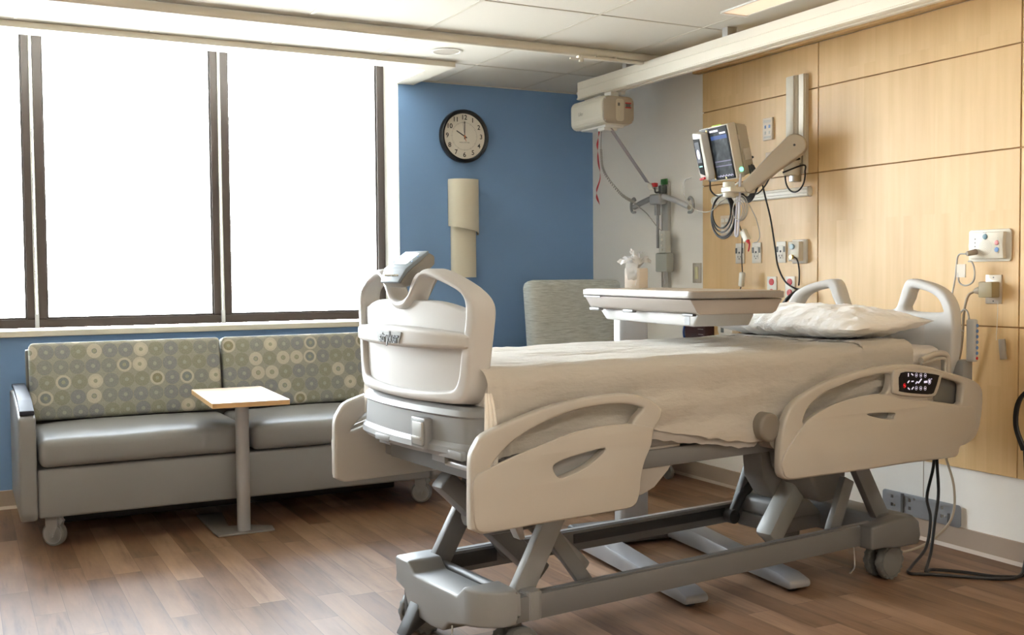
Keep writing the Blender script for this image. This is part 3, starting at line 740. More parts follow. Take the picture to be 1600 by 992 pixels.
# black cables by the right edge and on the floor
b = B()
b.tube([(3.62, 3.10, .50), (3.64, 3.12, .40), (3.66, 3.17, .26), (3.66, 3.15, .17), (3.60, 3.12, .06), (3.46, 3.07, .012), (3.38, 3.01, .008), (3.45, 2.95, .008), (3.60, 2.80, .008), (3.70, 2.76, .010), (3.80, 2.80, .04), (3.83, 2.80, .20)], .0065, 8)
b.tube([(3.63, 3.10, .50), (3.64, 3.10, .40), (3.66, 3.11, .28), (3.64, 3.11, .17), (3.56, 3.06, .06), (3.45, 2.99, .010), (3.50, 3.0, .009), (3.58, 2.92, .008), (3.66, 2.80, .008), (3.78, 2.765, .02), (3.84, 2.78, .16)], .0065, 8)
tag(b.obj('black_floor_cables', M_cable), 'pair of black power cables dropping behind the bed head and trailing over the floor', 'cable')
b = B()
for k in range(4):
    b.tube([(3.80, 2.80+.006*k, .50), (3.79, 2.835+.004*k, .60), (3.79, 2.822+.004*k, .70), (3.80, 2.78, .75), (3.80, 2.74, .68), (3.80, 2.74, .56)], .0055, 7)
b.tube([(3.80, 2.805, .50), (3.81, 2.80, .30), (3.82, 2.80, .12), (3.82, 2.80, .006)], .008, 7)
tag(b.obj('hanging_cable_loop', M_cable), 'thick loop of black cables hanging on the wall at the right edge', 'cable')
b = B(); b.box(3.83, XR-.003, 2.70, 2.83, .70, .80, .006)
tag(b.obj('cable_cleat', M_dgrey), 'dark cable holder on the maple wall at the far right edge', 'cable holder')

# bumper bracket low on the wall
t = thing('wall_docking_plate', 'grey steel plate with square holes fixed low on the wall behind bed', 'wall plate', (XR-.009, 3.39, .098))
outl = rrect(-.222, .222, 0, .100, .016, 4)
sq = []
for y in (.165, .06, -.12):
    for z in (.035, .072): sq.append([(y-.007, z-.007), (y+.007, z-.007), (y+.007, z+.007), (y-.007, z+.007)])
me = plate(outl, sq, .004, .0008, 0); remap(me, lambda v: Vector((-v.z-.004, v.x, v.y))); link('plate', me, mat('docking_steel', (.30, .31, .33), .4, metal=.5), t)
b = B(); b.box(-.012, -.002, .095, .107, .003, .097); b.box(-.012, -.002, -.165, -.155, .003, .055, 0); b.obj('stiffener', mat('docking_dark', (.09, .09, .09), .5), t, smooth=0)
b = B()
for y, z in ((.15, .034), (.035, .082), (-.14, .038)): b.cyl((-.005, y, z), (-.012, y, z), .006, .003, n=12)
b.obj('screw', M_chrome, t)

# dark case + socket seen between table and bed
t = thing('dark_wall_case', 'dark maroon equipment case hanging low on the wall behind the overbed table', 'case', (XR, 4.985, .80))
b = B(); b.box(-.08, 0, -.105, .085, 0, .17, .006); b.obj('body', mat('maroon_case', (.035, .010, .012), .4), t)
b = B(); b.tube([(-.084, .075, .02), (-.092, .08, .08), (-.084, .07, .15)], .006); b.obj('blue_strap', mat('blue_strap', (.02, .06, .25), .4), t)
b = B(); b.box(-.0815, -.08, -.09, -.03, .13, .134); b.box(-.0815, -.08, -.09, -.04, .10, .103); b.box(-.0815, -.08, -.09, -.045, .07, .073); b.obj('printed_line', M_gcable, t, smooth=0)
b = B(); b.box(-.075, 0, .095, .115, -.3, .20, .002); b.obj('mounting_post', M_white, t)
t = thing('round_wall_socket', 'white round wall socket with square opening low behind the overbed table', 'socket', (FX, 4.78, .905))
b = B(); b.cyl((0, 0, 0), (-.02, 0, 0), .045, n=28, bev=.004); b.obj('disc', W_plate, t)
B().box(-.023, -.018, -.013, .013, -.018, .018, .001).obj('opening', M_dgrey, t)
B().box(-.05, 0, -.12, -.045, -.05, .055, .004).obj('switch_box', W_plate, t)

# ------------------------------------------------------------------ bedside monitor on its arm
t = thing('monitor_arm', 'beige articulated arm carrying the patient monitor off the wall channel', 'monitor arm', (3.80, 4.15, 1.83))
A_ = Vector((3.745, 4.075, 1.862)); E_ = Vector((3.60, 4.245, 1.672))
dv = (E_-A_); L_ = dv.length; dx = dv.normalized(); dn = Vector((dx.x, dx.y, 0)).normalized(); hz_ = Vector((-dn.y, dn.x, 0)); dz_ = dx.cross(hz_)
Marm = Matrix((dx, dz_, hz_)).transposed().to_4x4(); Marm.translation = A_-t.location
pr = []
for k in range(9): a = PI/2+PI*k/8; pr.append((.058*math.cos(a), .058*math.sin(a)))
pr += [(L_*.5, -.040), (L_+.02, -.034), (L_+.035, -.02), (L_+.035, .02), (L_+.02, .034), (L_*.5, .048)]
b = B(); b.prism(pr, 2, -.035, .035, .008, 3, M=Marm); b.obj('link_cover', mat('arm_beige', (.50, .44, .35), .45), t)
b = B(); b.cyl((A_+hz_*.034)-t.location, (A_+hz_*.037)-t.location, .006, n=14); b.cyl((A_-hz_*.034)-t.location, (A_-hz_*.037)-t.location, .006, n=14); b.obj('pivot_bolt', M_dark, t)
b = B(); b.box(-.02, .03, -.032, .045, -.05, .09, .01); b.cyl((-.01, 0, -.11), (-.01, 0, -.04), .040, n=24, bev=.012); b.obj('carriage', M_offw, t)
b = B(); b.box(-.01, .04, -.018, .022, -.14, -.06, .004); b.obj('clamp', M_chrome, t)
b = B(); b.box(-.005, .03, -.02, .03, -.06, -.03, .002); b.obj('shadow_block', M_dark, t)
b = B(); q = E_-t.location; b.cyl(q+Vector((0, 0, -.04)), q+Vector((0, 0, .03)), .028, n=20, bev=.006); b.box(q.x-.13, q.x+.02, q.y-.005, q.y+.075, q.z-.035, q.z-.008, .006); b.cyl(q+Vector((-.09, .06, -.06)), q+Vector((-.09, .06, .02)), .03, n=20, bev=.006)
b.obj('wrist', M_offw, t)

t = thing('patient_monitor', 'beige patient monitor with tall dark screen facing the window, held by wall arm', 'monitor', (3.515, 4.40, 1.845), rot=(0, math.radians(-13), math.radians(-3)))
# local: front faces -x, width along y, height z
Wm, Hm = .125, .142
b = B(); b.box(0, .05, -Wm, Wm, -Hm, Hm, .006); bd = b.obj('front_bezel', mat('monitor_shell', (.64, .60, .52), .4), t)
b = B()
vsq = [(.05, -.122, -.138, .138), (.135, -.105, -.125, .115)]
fr = []
for (x, yw, z0, z1) in vsq:
    fr.append([b.bm.verts.new((x, y, z)) for y, z in ((-abs(yw), z0), (abs(yw), z0), (abs(yw), z1), (-abs(yw), z1))])
b.bm.faces.new(fr[0]); b.bm.faces.new(list(reversed(fr[1])))
for k in range(4): b.bm.faces.new([fr[0][k], fr[1][k], fr[1][(k+1) % 4], fr[0][(k+1) % 4]])
bmesh.ops.recalc_face_normals(b.bm, faces=b.bm.faces); bmesh.ops.bevel(b.bm, geom=b.bm.edges[:], offset=.008, segments=2, affect='EDGES')
b.obj('rear_housing', mat('monitor_rear', (.50, .45, .36), .45), t)
def screen_mat():
    q = NT('monitor_screen', .5); q.b.inputs['Specular IOR Level'].default_value = .1; X = q.xyz()
    n = q.noise(q.tc.outputs['Object'], 26, 4)
    c = q.ramp(n, [(.3, (.012, .018, .022)), (.55, (.04, .05, .055)), (.75, (.11, .13, .14))])
    band = q.math('MULTIPLY', q.math('GREATER_THAN', X[2], .072), q.math('LESS_THAN', X[2], .092))
    c = q.mix(band, c, (.06, .11, .30))
    for z0 in (-.042, -.066, -.118):
        c = q.mix(q.math('MULTIPLY', q.math('LESS_THAN', q.math('ABSOLUTE', q.math('SUBTRACT', X[2], z0)), .0028), .8), c, (.26, .24, .36))
    q.b.inputs['Base Color'].default_value = (.01, .01, .012, 1); q.link(c, q.b.inputs['Emission Color']); q.b.inputs['Emission Strength'].default_value = .9
    return q.m
b = B(); b.box(-.003, .001, -.116, .045, -.136, .136, .001); gl = b.obj('glass_front', M_sglass, t)
b = B(); b.box(-.0042, -.0028, -.106, .030, -.128, .108); b.obj('screen', screen_mat(), gl, smooth=0)
b = B(); b.box(-.0044, -.003, -.04, .03, .112, .122); b.box(-.0044, -.003, -.10, -.05, .098, .106); b.obj('status_text', M_icon, gl, smooth=0)
b = B()
b.tube([(-.0045, -.10+.006*k, -.118+(.006 if k % 4 == 1 else 0)+(-.004 if k % 4 == 2 else 0)) for k in range(20)], .0008, 5, smooth=False); b.obj('waveform', M_icon, gl, smooth=0)
b = B(); b.prism([(-.045, -.133), (-.035, -.133), (-.038, -.122)], 0, -.0045, -.003); b.obj('warning_icon', mat('yellow_icon', (.8, .7, .2), .5, emit=(1, .85, .3), es=1), gl, smooth=0)
b = B(); b.box(-.0044, -.002, .052, .062, .04, .13); b.box(-.0044, -.002, .050, .058, -.13, -.05); b.obj('side_strip', mat('brass_strip', (.55, .40, .16), .4, metal=.4), bd, smooth=0)
b = B(); b.box(-.002, .003, .045, .12, -.138, .138); b.obj('dark_bay', M_dark, bd, smooth=0)
b = B(); b.cyl((.035, -.125, -.10), (.035, -.129, -.10), .011, n=20); b.obj('power_led', M_led, t)
b = B(); b.box(.05, .062, -.126, -.118, .05, .075, .002); b.box(.07, .11, -.128, -.112, -.06, .0, .003); b.obj('side_clip', mat('clip_beige', (.58, .53, .45), .4), t)
b = B(); b.box(.03, .07, .02, .05, .136, .146, .002); b.obj('alarm_light', mat('alarm_lens', (.5, .7, .15), .4, emit=(.5, .9, .1), es=.6), t)
# measurement module docked at left
b = B(); b.prism([(.052, .118), (.124, .130), (.132, .125), (.135, .02), (.128, -.10), (.112, -.122), (.062, -.125), (.050, -.10)], 0, -.045, .01, .006, 2); md = b.obj('docked_module', mat('module_shell', (.74, .73, .68), .35), t)
b = B(); b.prism([(.072, .095), (.126, .098), (.128, .02), (.118, -.085), (.078, -.100)], 0, -.0475, -.044, .001); b.obj('module_glass', M_sglass, md)
b = B(); b.box(-.0485, -.047, .082, .118, -.030, .080); b.obj('module_screen', mat('module_display', (.04, .04, .04), .5, spec=.1, emit=(.14, .15, .17), es=1), md, smooth=0)
b = B(); b.lathe([(.013, -.0490), (.012, -.0495)], axis='X', n=20)
for v in b.bm.verts: v.co.z *= 2.0
o = b.obj('module_icon', M_icon, md); o.location = (0, .10, .015)
b = B(); b.box(-.0485, -.047, .085, .112, -.052, -.046); b.obj('module_bar', mat('teal_bar', (.2, .6, .55), .4, emit=(.3, .9, .8), es=.8), md, smooth=0)
b = B(); b.cyl((-.05, .12, -.115), (-.05, .08, -.112), .007, n=12); b.obj('red_connector', M_red, t)
# cables around the monitor
b = B()
cc = Vector((3.56, 4.40, 1.545))
for k, rr in enumerate((.076, .086, .097, .101)):
    b.tube([cc+Vector((.006*k-.02, rr*math.cos(a)*.98+.002*k, rr*math.sin(a)*1.12-(rr-.076)*1.0)) for a in [2*PI*i/14 for i in range(14)]], .0045, 7, closed=True)
b.tube([(3.52, 4.47, 1.71), (3.53, 4.475, 1.66), (3.55, 4.44, 1.63), (3.56, 4.37, 1.645)], .0045, 7)
tag(b.obj('coiled_black_cable', M_cable), 'thick coil of black cable hanging directly below the patient monitor', 'cable')
b = B()
for k in range(4):
    b.tube([(3.60+.006*k, 4.255-.004*k, 1.775), (3.60+.006*k, 4.235-.012*k, 1.70), (3.61, 4.250-.006*k, 1.635-.008*k), (3.61, 4.285, 1.615-.008*k), (3.60, 4.318+.004*k, 1.65), (3.59, 4.315, 1.71)], .0045, 7)
b.tube([(3.61, 4.25, 1.78), (3.66, 4.235, 1.70), (3.70, 4.24, 1.60), (3.74, 4.25, 1.50), (3.78, 4.262, 1.36), (3.80, 4.262, 1.26), (3.82, 4.23, 1.18), (3.83, 4.17, 1.145), (3.84, 4.14, 1.14)], .0045, 8)
b.tube([(3.72, 4.10, 1.78), (3.68, 4.16, 1.74), (3.66, 4.20, 1.67), (3.64, 4.24, 1.63), (3.62, 4.28, 1.64)], .0040, 7)
tag(b.obj('bundled_black_cables', M_cable), 'black cable bundle draped between monitor arm and red outlets', 'cable')
b = B()
cc = Vector((3.79, 4.125, 1.72))
b.tube([(3.70, 4.17, 1.785)]+[cc+Vector((0, .072*math.cos(a), .085*math.sin(a))) for a in [PI*.62-2*PI*i/14*.97 for i in range(14)]]+[(3.74, 4.16, 1.735)], .0042, 8)
tag(b.obj('cable_loop', M_cable), 'single black cable loop hanging in front of the wall channel foot', 'cable')
b = B(); b.tube([(3.828, 4.17, 1.305), (3.815, 4.135, 1.29), (3.81, 4.115, 1.24), (3.82, 4.125, 1.19), (3.84, 4.15, 1.16)], .0040, 8)
tag(b.obj('jack_cable', M_cable), 'short black cable curving down from the knobbed socket box', 'cable')
b = B()
cc = Vector((3.57, 4.27, 1.545))
for k, rr in enumerate((.040, .046, .052, .056)):
    b.tube([cc+Vector((.006*k-.03, rr*math.cos(a), rr*math.sin(a)*1.15+.004*k)) for a in [2*PI*i/12 for i in range(12)]], .0026, 6, closed=True)
b.tube([cc+Vector((0, -.05, .03)), (3.60, 4.20, 1.50), (3.62, 4.195, 1.42), (3.62, 4.21, 1.385), (3.62, 4.24, 1.38)], .0022, 6)
tag(b.obj('coiled_grey_lead', M_gcable), 'coil of thin pale grey lead wire hanging beneath the patient monitor', 'cable')
b = B(); b.tube([(3.555, 4.267, 1.73), (3.545, 4.262, 1.60), (3.545, 4.272, 1.44), (3.55, 4.29, 1.415), (3.55, 4.30, 1.44), (3.555, 4.29, 1.62)], .006, 8)
tag(b.obj('hanging_white_tube', mat('lavender_tube', (.62, .62, .70), .4)), 'pale tube hanging straight down from the side of the patient monitor', 'tube')
b = B(); b.tube([(3.46, 4.548, 1.733), (3.455, 4.60, 1.72), (3.46, 4.62, 1.66), (3.48, 4.59, 1.59), (3.50, 4.53, 1.553), (3.52, 4.46, 1.553), (3.54, 4.40, 1.60), (3.56, 4.34, 1.62)], .0026, 7)
tag(b.obj('thin_sensor_lead', M_gcable), 'thin white sensor lead curving from the red connector under the monitor', 'cable')
t = thing('inline_connector', 'white inline connector block with red tip dangling below the coiled lead', 'connector', (3.60, 4.285, 1.42), rot=(math.radians(-35), 0, 0))
B().box(-.012, .012, -.017, .017, -.035, .03, .003).obj('body', M_offw, t)
b = B(); b.cyl((0, 0, -.035), (0, -.002, -.06), .010, .004, n=12); b.tube([(0, -.002, -.058), (0, .012, -.072), (.01, .035, -.075)], .004); b.obj('red_boot', M_red, t)
t = thing('lead_weight', 'white cylindrical cord switch hanging on a black cord above the table', 'cord switch', (3.80, 4.55, 1.19), rot=(math.radians(8), 0, 0))
B().box(-.012, .012, -.016, .016, -.04, .04, .008, 3).obj('body', M_offw, t)
b = B(); b.tube([(0, .0, .04), (-.01, .005, .12), (-.03, .0, .25), (-.08, -.01, .33)], .003); b.tube([(0, 0, -.04), (-.005, .012, -.09), (-.01, .05, -.16), (0, .07, -.25)], .003); b.obj('cord', M_cable, t)
b = B(); b.tube([(3.70, 4.46, 1.80), (3.72, 4.49, 1.83), (3.74, 4.47, 1.85), (3.75, 4.42, 1.84), (3.73, 4.38, 1.835)], .007, 8); b.tube([(3.72, 4.46, 1.79), (3.73, 4.50, 1.82), (3.75, 4.44, 1.85)], .004, 7)
tag(b.obj('clipped_cable_end', M_cable), 'black cable end clipped behind the upper side of the monitor arm', 'cable')
b = B(); b.tube([(3.87, 4.15, 1.14), (3.80, 4.14, 1.12), (3.77, 4.17, 1.08), (3.79, 4.205, 1.05), (3.84, 4.20, 1.02)], .010, 8)
tag(b.obj('black_hose_loop', M_cable), 'thick black hose loop between the table end and headboard', 'hose')
b = B(); b.box(3.58, 3.68, 4.36, 4.50, 1.625, 1.645, .004); b.tube([(3.60, 4.32, 1.70), (3.60, 4.40, 1.67), (3.60, 4.47, 1.645)], .005, 7)
tag(b.obj('cable_tray', M_offw), 'small cream cable hook tray under the patient monitor', 'tray')

# ------------------------------------------------------------------ sofa
sofa = thing('sofa', 'long grey vinyl sofa with circle-patterned back cushions under the window', 'sofa', (1.25, 5.55, 0))
def sob(b, name, m, **k): return b.obj(name, m, sofa, **k)
sob(B().box(-.955, .955, -.385, .42, .145, .368, .012, 3), 'base', M_vinyl)
for sx_ in (-1, 1):
    b = B()
    pr = [(-.40, .17), (-.375, .135), (.40, .135), (.42, .16), (.42, .66), (.20, .675), (.0, .665), (-.20, .645), (-.375, .612), (-.395, .60)]
    x0, x1 = (-1.03, -.957) if sx_ < 0 else (.957, 1.03)
    b.prism(pr, 0, x0, x1, .014, 3); a_ = sob(b, 'arm', M_vinyl)
    b = B(); pr = [(-.345, .622), (-.36, .612), (-.375, .618), (-.365, .634), (-.2, .668), (.0, .688), (.20, .696), (.36, .694), (.36, .675), (.2, .680), (0, .668), (-.2, .65)]
    b.prism(pr, 0, x0+.008, x1-.004, .004, 2); b.obj('arm_cap', M_armcap, a_)
def cushion(x0, x1, y0, y1, z0, z1, bev, puff, axis, nseg=14):
    """rounded box with gently crowned faces"""
    b = B(); b.box(x0, x1, y0, y1, z0, z1, bev, 4)
    for _ in range(1): bmesh.ops.subdivide_edges(b.bm, edges=[e for e in b.bm.edges if e.calc_length() > .08], cuts=9, use_grid_fill=True)
    for v in b.bm.verts:
        fx = 1-abs(2*(v.co.x-x0)/(x1-x0)-1)**4; fy = 1-abs(2*(v.co.y-y0)/(y1-y0)-1)**4; fz = 1-abs(2*(v.co.z-z0)/(z1-z0)-1)**4
        if axis == 'z':
            v.co.z += puff*fx*fy*(1 if v.co.z > (z0+z1)/2 else 0)
            v.co.z += .004*noise.noise(v.co*5)
            if v.co.y < (y0+y1)/2: v.co.y -= puff*.4*fz*fx
        else:
            if v.co.y < (y0+y1)/2: v.co.y -= puff*fx*fz
    return b
sob(cushion(-.948, -.004, -.405, .27, .374, .500, .035, .018, 'z'), 'seat_cushion', M_vinyl)
sob(cushion(.004, .948, -.405, .27, .374, .500, .035, .018, 'z'), 'seat_cushion', M_vinyl)
tilt = math.radians(-9)
for x0, x1 in ((-.945, -.006), (.006, .945)):
    b = cushion(x0, x1, -.045, .06, 0, .388, .022, .010, 'y')
    bmesh.ops.transform(b.bm, matrix=RX(tilt), verts=b.bm.verts)
    o = sob(b, 'back_cushion', M_circ); o.location = (0, .215, .515)
sob(B().box(-.90, .90, .0, .40, .035, .146, .01), 'under_sofa_shade', M_black)  # black block added to darken the gap under the sofa
b = B(); b.box(-.95, .95, .26, .30, .42, .52); b.prism([(.27, .515), (.33, .51), (.42, .86), (.38, .865), (.345, .86)], 0, -.955, .955, .006); sob(b, 'back_frame', mat('sofa_back_dark', (.12, .115, .10), .6))
for i, (x, y) in enumerate(((-.885, -.30), (.945, -.28), (-.885, .34), (.945, .34))):
    b = B()
    b.prism([(-.03, .146), (.03, .146), (.03, .10), (.012, .05), (-.008, .05), (-.03, .09)], 0, -.026, -.019, .001); b.prism([(-.03, .146), (.03, .146), (.03, .10), (.012, .05), (-.008, .05), (-.03, .09)], 0, .019, .026, .001); b.box(-.026, .026, -.03, .03, .120, .146, .003); b.prism([(-.05, .118), (-.03, .138), (.0, .13), (-.035, .095)], 0, -.012, .012, .003)
    b.cyl((-.028, .0, .052), (.028, .0, .052), .010, n=12)
    cst = b.obj('caster', mat('caster_fork', (.33, .33, .33), .4), sofa); cst.location = (x, y, 0); cst.rotation_euler = (0, 0, math.radians(50))
    b = B(); b.cyl((-.017, 0, .056), (.017, 0, .056), .056, n=30, bev=.006); b.obj('wheel', M_rubber, cst)
    b = B(); b.lathe([(.046, -.019), (.046, .019), (.038, .019), (.036, .014), (.036, -.014), (.038, -.019)], (0, 0, .056), 'X', 30); b.obj('wheel_hub', M_sgrey, cst)

# side table in front of the sofa
t = thing('side_table', 'small maple-topped pedestal side table on a steel pole before the sofa', 'side table', (1.18, 5.10, 0), math.radians(-3))
b = B(); b.box(-.172, .172, -.335, .325, .640, .664, .003, 2, mi=0); o = b.obj('tabletop', [M_lam], t)
b = B(); b.prism(rrect(-.1735, .1735, -.3365, .3265, .004, 2), 2, .641, .663); b.obj('edge_band', M_lamedge, t)
b = B(); b.cyl((0.012, -.02, .008), (.012, -.02, .640), .032, n=32); b.obj('pole', M_sgrey, t)
b = B(); b.prism([(-.12, -.085), (.15, -.07), (.155, .02), (.06, .08), (-.04, .10), (-.02, .42), (-.15, .42), (-.13, 0)], 2, 0, .009, .003); b.obj('base_plate', mat('base_plate_grey', (.25, .23, .21), .4, metal=.3), t)
b = B(); b.box(-.05, .075, -.10, .06, .630, .641, .002); b.obj('mounting_plate', M_sgrey, t)

# ------------------------------------------------------------------ recliner behind the bed
t = thing('recliner_chair', 'high-backed recliner in streaky grey woven fabric in the corner by the blue wall', 'recliner', (3.43, 5.42, 0))
b = cushion(-.335, .335, -.06, .07, 0, .72, .045, .012, 'y'); bmesh.ops.transform(b.bm, matrix=RX(math.radians(-7)), verts=b.bm.verts)
o = b.obj('backrest', M_weave, t); o.location = (-.01, .21, .475)
o = cushion(-.27, .27, -.36, .20, .36, .48, .03, .015, 'z').obj('seat', M_weave, t)
for sx_ in (-1, 1):
    b = B(); b.box(-.04, .04, -.36, .24, .14, .60, .02, 3); a_ = b.obj('arm', M_vinyl, t); a_.location = (sx_*.315, 0, 0)
    B().box(-.038, .038, -.36, .20, .598, .622, .008).obj('arm_cap', M_armcap, a_)
b = B(); b.box(-.27, .27, -.35, .22, .16, .36, .01); b.obj('base', M_vinyl, t)
for x in (-.29, .29):
    for y in (-.30, .20):
        b = B(); b.cyl((x-.012, y, .045), (x+.012, y, .045), .045, n=20, bev=.005); b.box(x-.02, x+.02, y-.02, y+.02, .08, .15, .004); b.obj('caster', M_rubber, t)

# ------------------------------------------------------------------ the hospital bed
TH = math.radians(5.8)
bed = thing('hospital_bed', 'large white and beige adjustable hospital bed raised on a grey steel base', 'hospital bed', (2.34, 3.215, 0), TH)
def bo(b, name, m, par=None, **k): return b.obj(name, m, par or bed, **k)
# base frame
for sv in (-1, 1):
    v0 = -.315 if sv < 0 else .265
    b = B(); b.prism([(-.90 if sv < 0 else -.96, .165), (.70, .165), (.80, .158), (.80, .245), (-.90 if sv < 0 else -.96, .245)], 1, v0, v0+.05, .006, 2)
    r = bo(b, 'base_rail', M_steel)
    b = B(); b.box(-.88, .78, v0+.014, v0+.036, .2442, .2475); b.obj('rail_cap', M_sgrey if sv > 0 else M_steel, r)
    if sv > 0:
        b = B(); b.box(-.85, -.60, v0-.004, v0+.004, .185, .235, .002); b.box(-.25, .55, v0-.004, v0+.004, .195, .232, .002); b.obj('dark_channel', M_dark, r)
# foot cross member: dips in the middle
b = B()
pr = [(-.315, .268), (-.195, .272), (-.150, .235), (.130, .235), (.170, .270), (.272, .268), (.282, .20), (.265, .180), (.20, .165), (.165, .10), (.02, .090), (-.06, .095), (-.10, .130), (-.20, .150), (-.31, .160), (-.318, .20)]
b.prism(pr, 0, -1.015, -.885, .010, 3)
for k_ in range(1, 12):
    bmesh.ops.bisect_plane(b.bm, geom=b.bm.verts[:]+b.bm.edges[:]+b.bm.faces[:], plane_co=(0, -.19-.011*k_, 0), plane_no=(0, 1, 0))
for v in b.bm.verts:
    if v.co.x < -.90:
        d_ = -v.co.y-.19
        if d_ > 0: v.co.x += .12*(1-math.sqrt(max(0, 1-min(1, d_/.125)**2)))*(1 if v.co.x < -.99 else .6)
        d_ = v.co.y-.25
        if d_ > 0: v.co.x += .02*min(1, d_/.03)**2
bo(b, 'foot_crossmember', M_bgrey)
b = B(); b.prism(rrect(-.86, -.80, -.317, -.255, .015, 4), 2, .163, .256, .008, 2); bo(b, 'corner_bracket', M_bgrey)
b = B(); b.prism(rrect(-.95, -.84, .235, .317, .015, 4), 2, .165, .255, .008, 2); bo(b, 'corner_bracket', M_bgrey)
# head cross member
b = B(); b.prism([(-.35, .145), (.35, .145), (.355, .20), (.34, .255), (.0, .262), (-.34, .255), (-.355, .20)], 0, .86, 1.0, .014, 3); bo(b, 'head_crossmember', M_steel)
for sv in (-1, 1):
    b = B(); b.prism([(.70, .160), (.78, .158), (.86, .146), (.99, .144), (1.002, .18), (.992, .235), (.96, .258), (.90, .265), (.70, .248)], 1, sv*.335-.035, sv*.335+.035, .010, 3); bo(b, 'end_bracket', M_steel)
# casters
def caster(u, v, r=.073, covered=False):
    b = B(); b.cyl((0, 0, .13), (0, 0, .17), .022, n=16); b.box(-.03, .03, -.018, .018, .10, .14, .006)
    c_ = bo(b, 'caster', M_dgrey); c_.location = (u, v, 0)
    for s in (-1, 1):
        b = B(); b.cyl((0, s*.014, r), (0, s*.042, r), r, n=36, bev=.010); b.obj('wheel', M_dgrey, c_)
        b = B(); b.cyl((0, s*.040, r), (0, s*.0445, r), r-.016, n=36, bev=.002); b.obj('wheel_disc', M_rubber, c_)
    return c_
caster(.905, -.265); caster(.90, .27); caster(-.93, .225); caster(-.87, -.26)
# brake pedals
b = B(); b.prism([(-.02, .16), (.04, .15), (.02, .09), (-.05, .05), (-.075, .035), (-.085, .04), (-.055, .09)], 1, -.032, .032, .006, 2); o = bo(b, 'brake_pedal', M_dark); o.location = (-.985, .125, 0)
b = B(); b.tube([(-1.012, -.12, .13), (-1.015, -.125, .10), (-1.012, -.135, .06)], .0028); bo(b, 'pedal_chain', M_chrome)
b = B(); b.box(-1.0, -.96, .195, .232, .02, .175, .010); bo(b, 'caster_shroud', M_dark)
# lifting legs
def bar(p0, p1, w, th, name, m, bev=.005, par=None):
    """flat bar between two (u,v,z) points, wide side in the u-z plane"""
    p0, p1 = Vector(p0), Vector(p1); d = p1-p0; L = d.length; ex = d.normalized(); ey = Vector((0, 1, 0)); ez = ex.cross(ey).normalized(); ey = ez.cross(ex)
    M = Matrix((ex, ey, ez)).transposed().to_4x4(); M.translation = p0
    b = B(); b.box(0, L, -th/2, th/2, -w/2, w/2, bev, 2, M=M); return bo(b, name, m, par)
for v in (-.25, .25):
    bar((-.87, v, .19), (-.62, v, .62), .075, .035, 'lift_leg', M_bgrey if v < 0 else M_steel)
    bar((-.74, v*.94, .44), (-.57, v*.94, .215), .05, .03, 'brace', M_steel)
    bar((.60, v, .20), (.70, v, .42), .06, .03, 'brace', M_steel)
    bar((.93, v, .20), (.64, v, .66), .072, .035, 'lift_leg', M_steel)
b = B(); b.cyl((-.84, -.25, .215), (-.84, .25, .215), .018, n=16); b.cyl((.90, -.25, .215), (.90, .25, .215), .018, n=16); b.cyl((-.72, -.25, .45), (-.72, .25, .45), .015, n=16); bo(b, 'torque_tube', M_steel)
# foot actuator
bar((-.95, .05, .56), (-.58, .02, .20), .07, .08, 'actuator', M_steel, .012)
bar((-.70, -.02, .46), (-.44, -.04, .20), .065, .06, 'actuator', mat('actuator_grey', (.22, .22, .21), .5), .015)
b = B(); b.box(-.86, -.66, -.10, .10, .38, .56, .03, 2); bo(b, 'motor_housing', M_dgrey)
# head actuator and motor housings
bar((.735, -.02, .46), (.49, -.03, .165), .085, .09, 'actuator', mat('actuator_light', (.36, .365, .35), .45), .02)
b = B(); b.prism([(.50, .62), (.80, .62), (.82, .50), (.80, .36), (.765, .315), (.67, .31), (.62, .36), (.60, .42), (.54, .44)], 1, -.16, .0, .016, 2); bo(b, 'motor_housing', mat('housing_grey', (.20, .20, .195), .5))
b = B(); b.prism([(.44, .64), (.62, .64), (.64, .38), (.605, .305), (.575, .31), (.51, .40), (.50, .50)], 1, .01, .12, .012, 2); bo(b, 'motor_housing', mat('housing_grey', (.20, .20, .195), .5))
b = B(); b.tube([(.735, .235, .52), (.75, .235, .42), (.69, .235, .335), (.61, .235, .27), (.565, .235, .205)], .022, 10); b.cyl((.56, .215, .20), (.56, .255, .20), .030, n=18); bo(b, 'curved_link', M_dark)
b = B(); b.prism([(.60, .56), (.68, .56), (.79, .41), (.80, .25), (.78, .25), (.715, .36), (.64, .44)], 1, .17, .20, .006); bo(b, 'link_plate', M_dark)
b = B(); b.box(.62, .95, .02, .27, .15, .215, .015); b.prism([(.62, .215), (.62, .28), (.66, .29), (.78, .285), (.86, .215)], 1, .0, .24, .014, 2); bo(b, 'control_box', M_bgrey)
b = B(); b.tube([(.68, -.30, .16), (.685, -.30, .11), (.67, -.31, .085), (.62, -.33, .078)], .003); bo(b, 'ground_chain', M_chrome)
# deck
b = B(); b.box(-.99, 1.12, -.38, -.33, .60, .66, .008); b.box(-.99, 1.12, .33, .38, .60, .66, .008); b.box(-.99, -.94, -.33, .33, .60, .66); b.box(1.06, 1.12, -.33, .33, .60, .66); b.box(-.2, -.14, -.33, .33, .60, .66); b.box(.5, .56, -.33, .33, .60, .66)
bo(b, 'deck_frame', M_steel)
B_ = B(); B_.box(-.98, 1.14, -.385, .385, .665, .742, .02, 3); bo(B_, 'deck_panel', M_bgrey)
b = B(); b.box(-.50, .70, .28, .36, .47, .60, .01); bo(b, 'side_tray', mat('tray_taupe', (.26, .22, .19), .5))
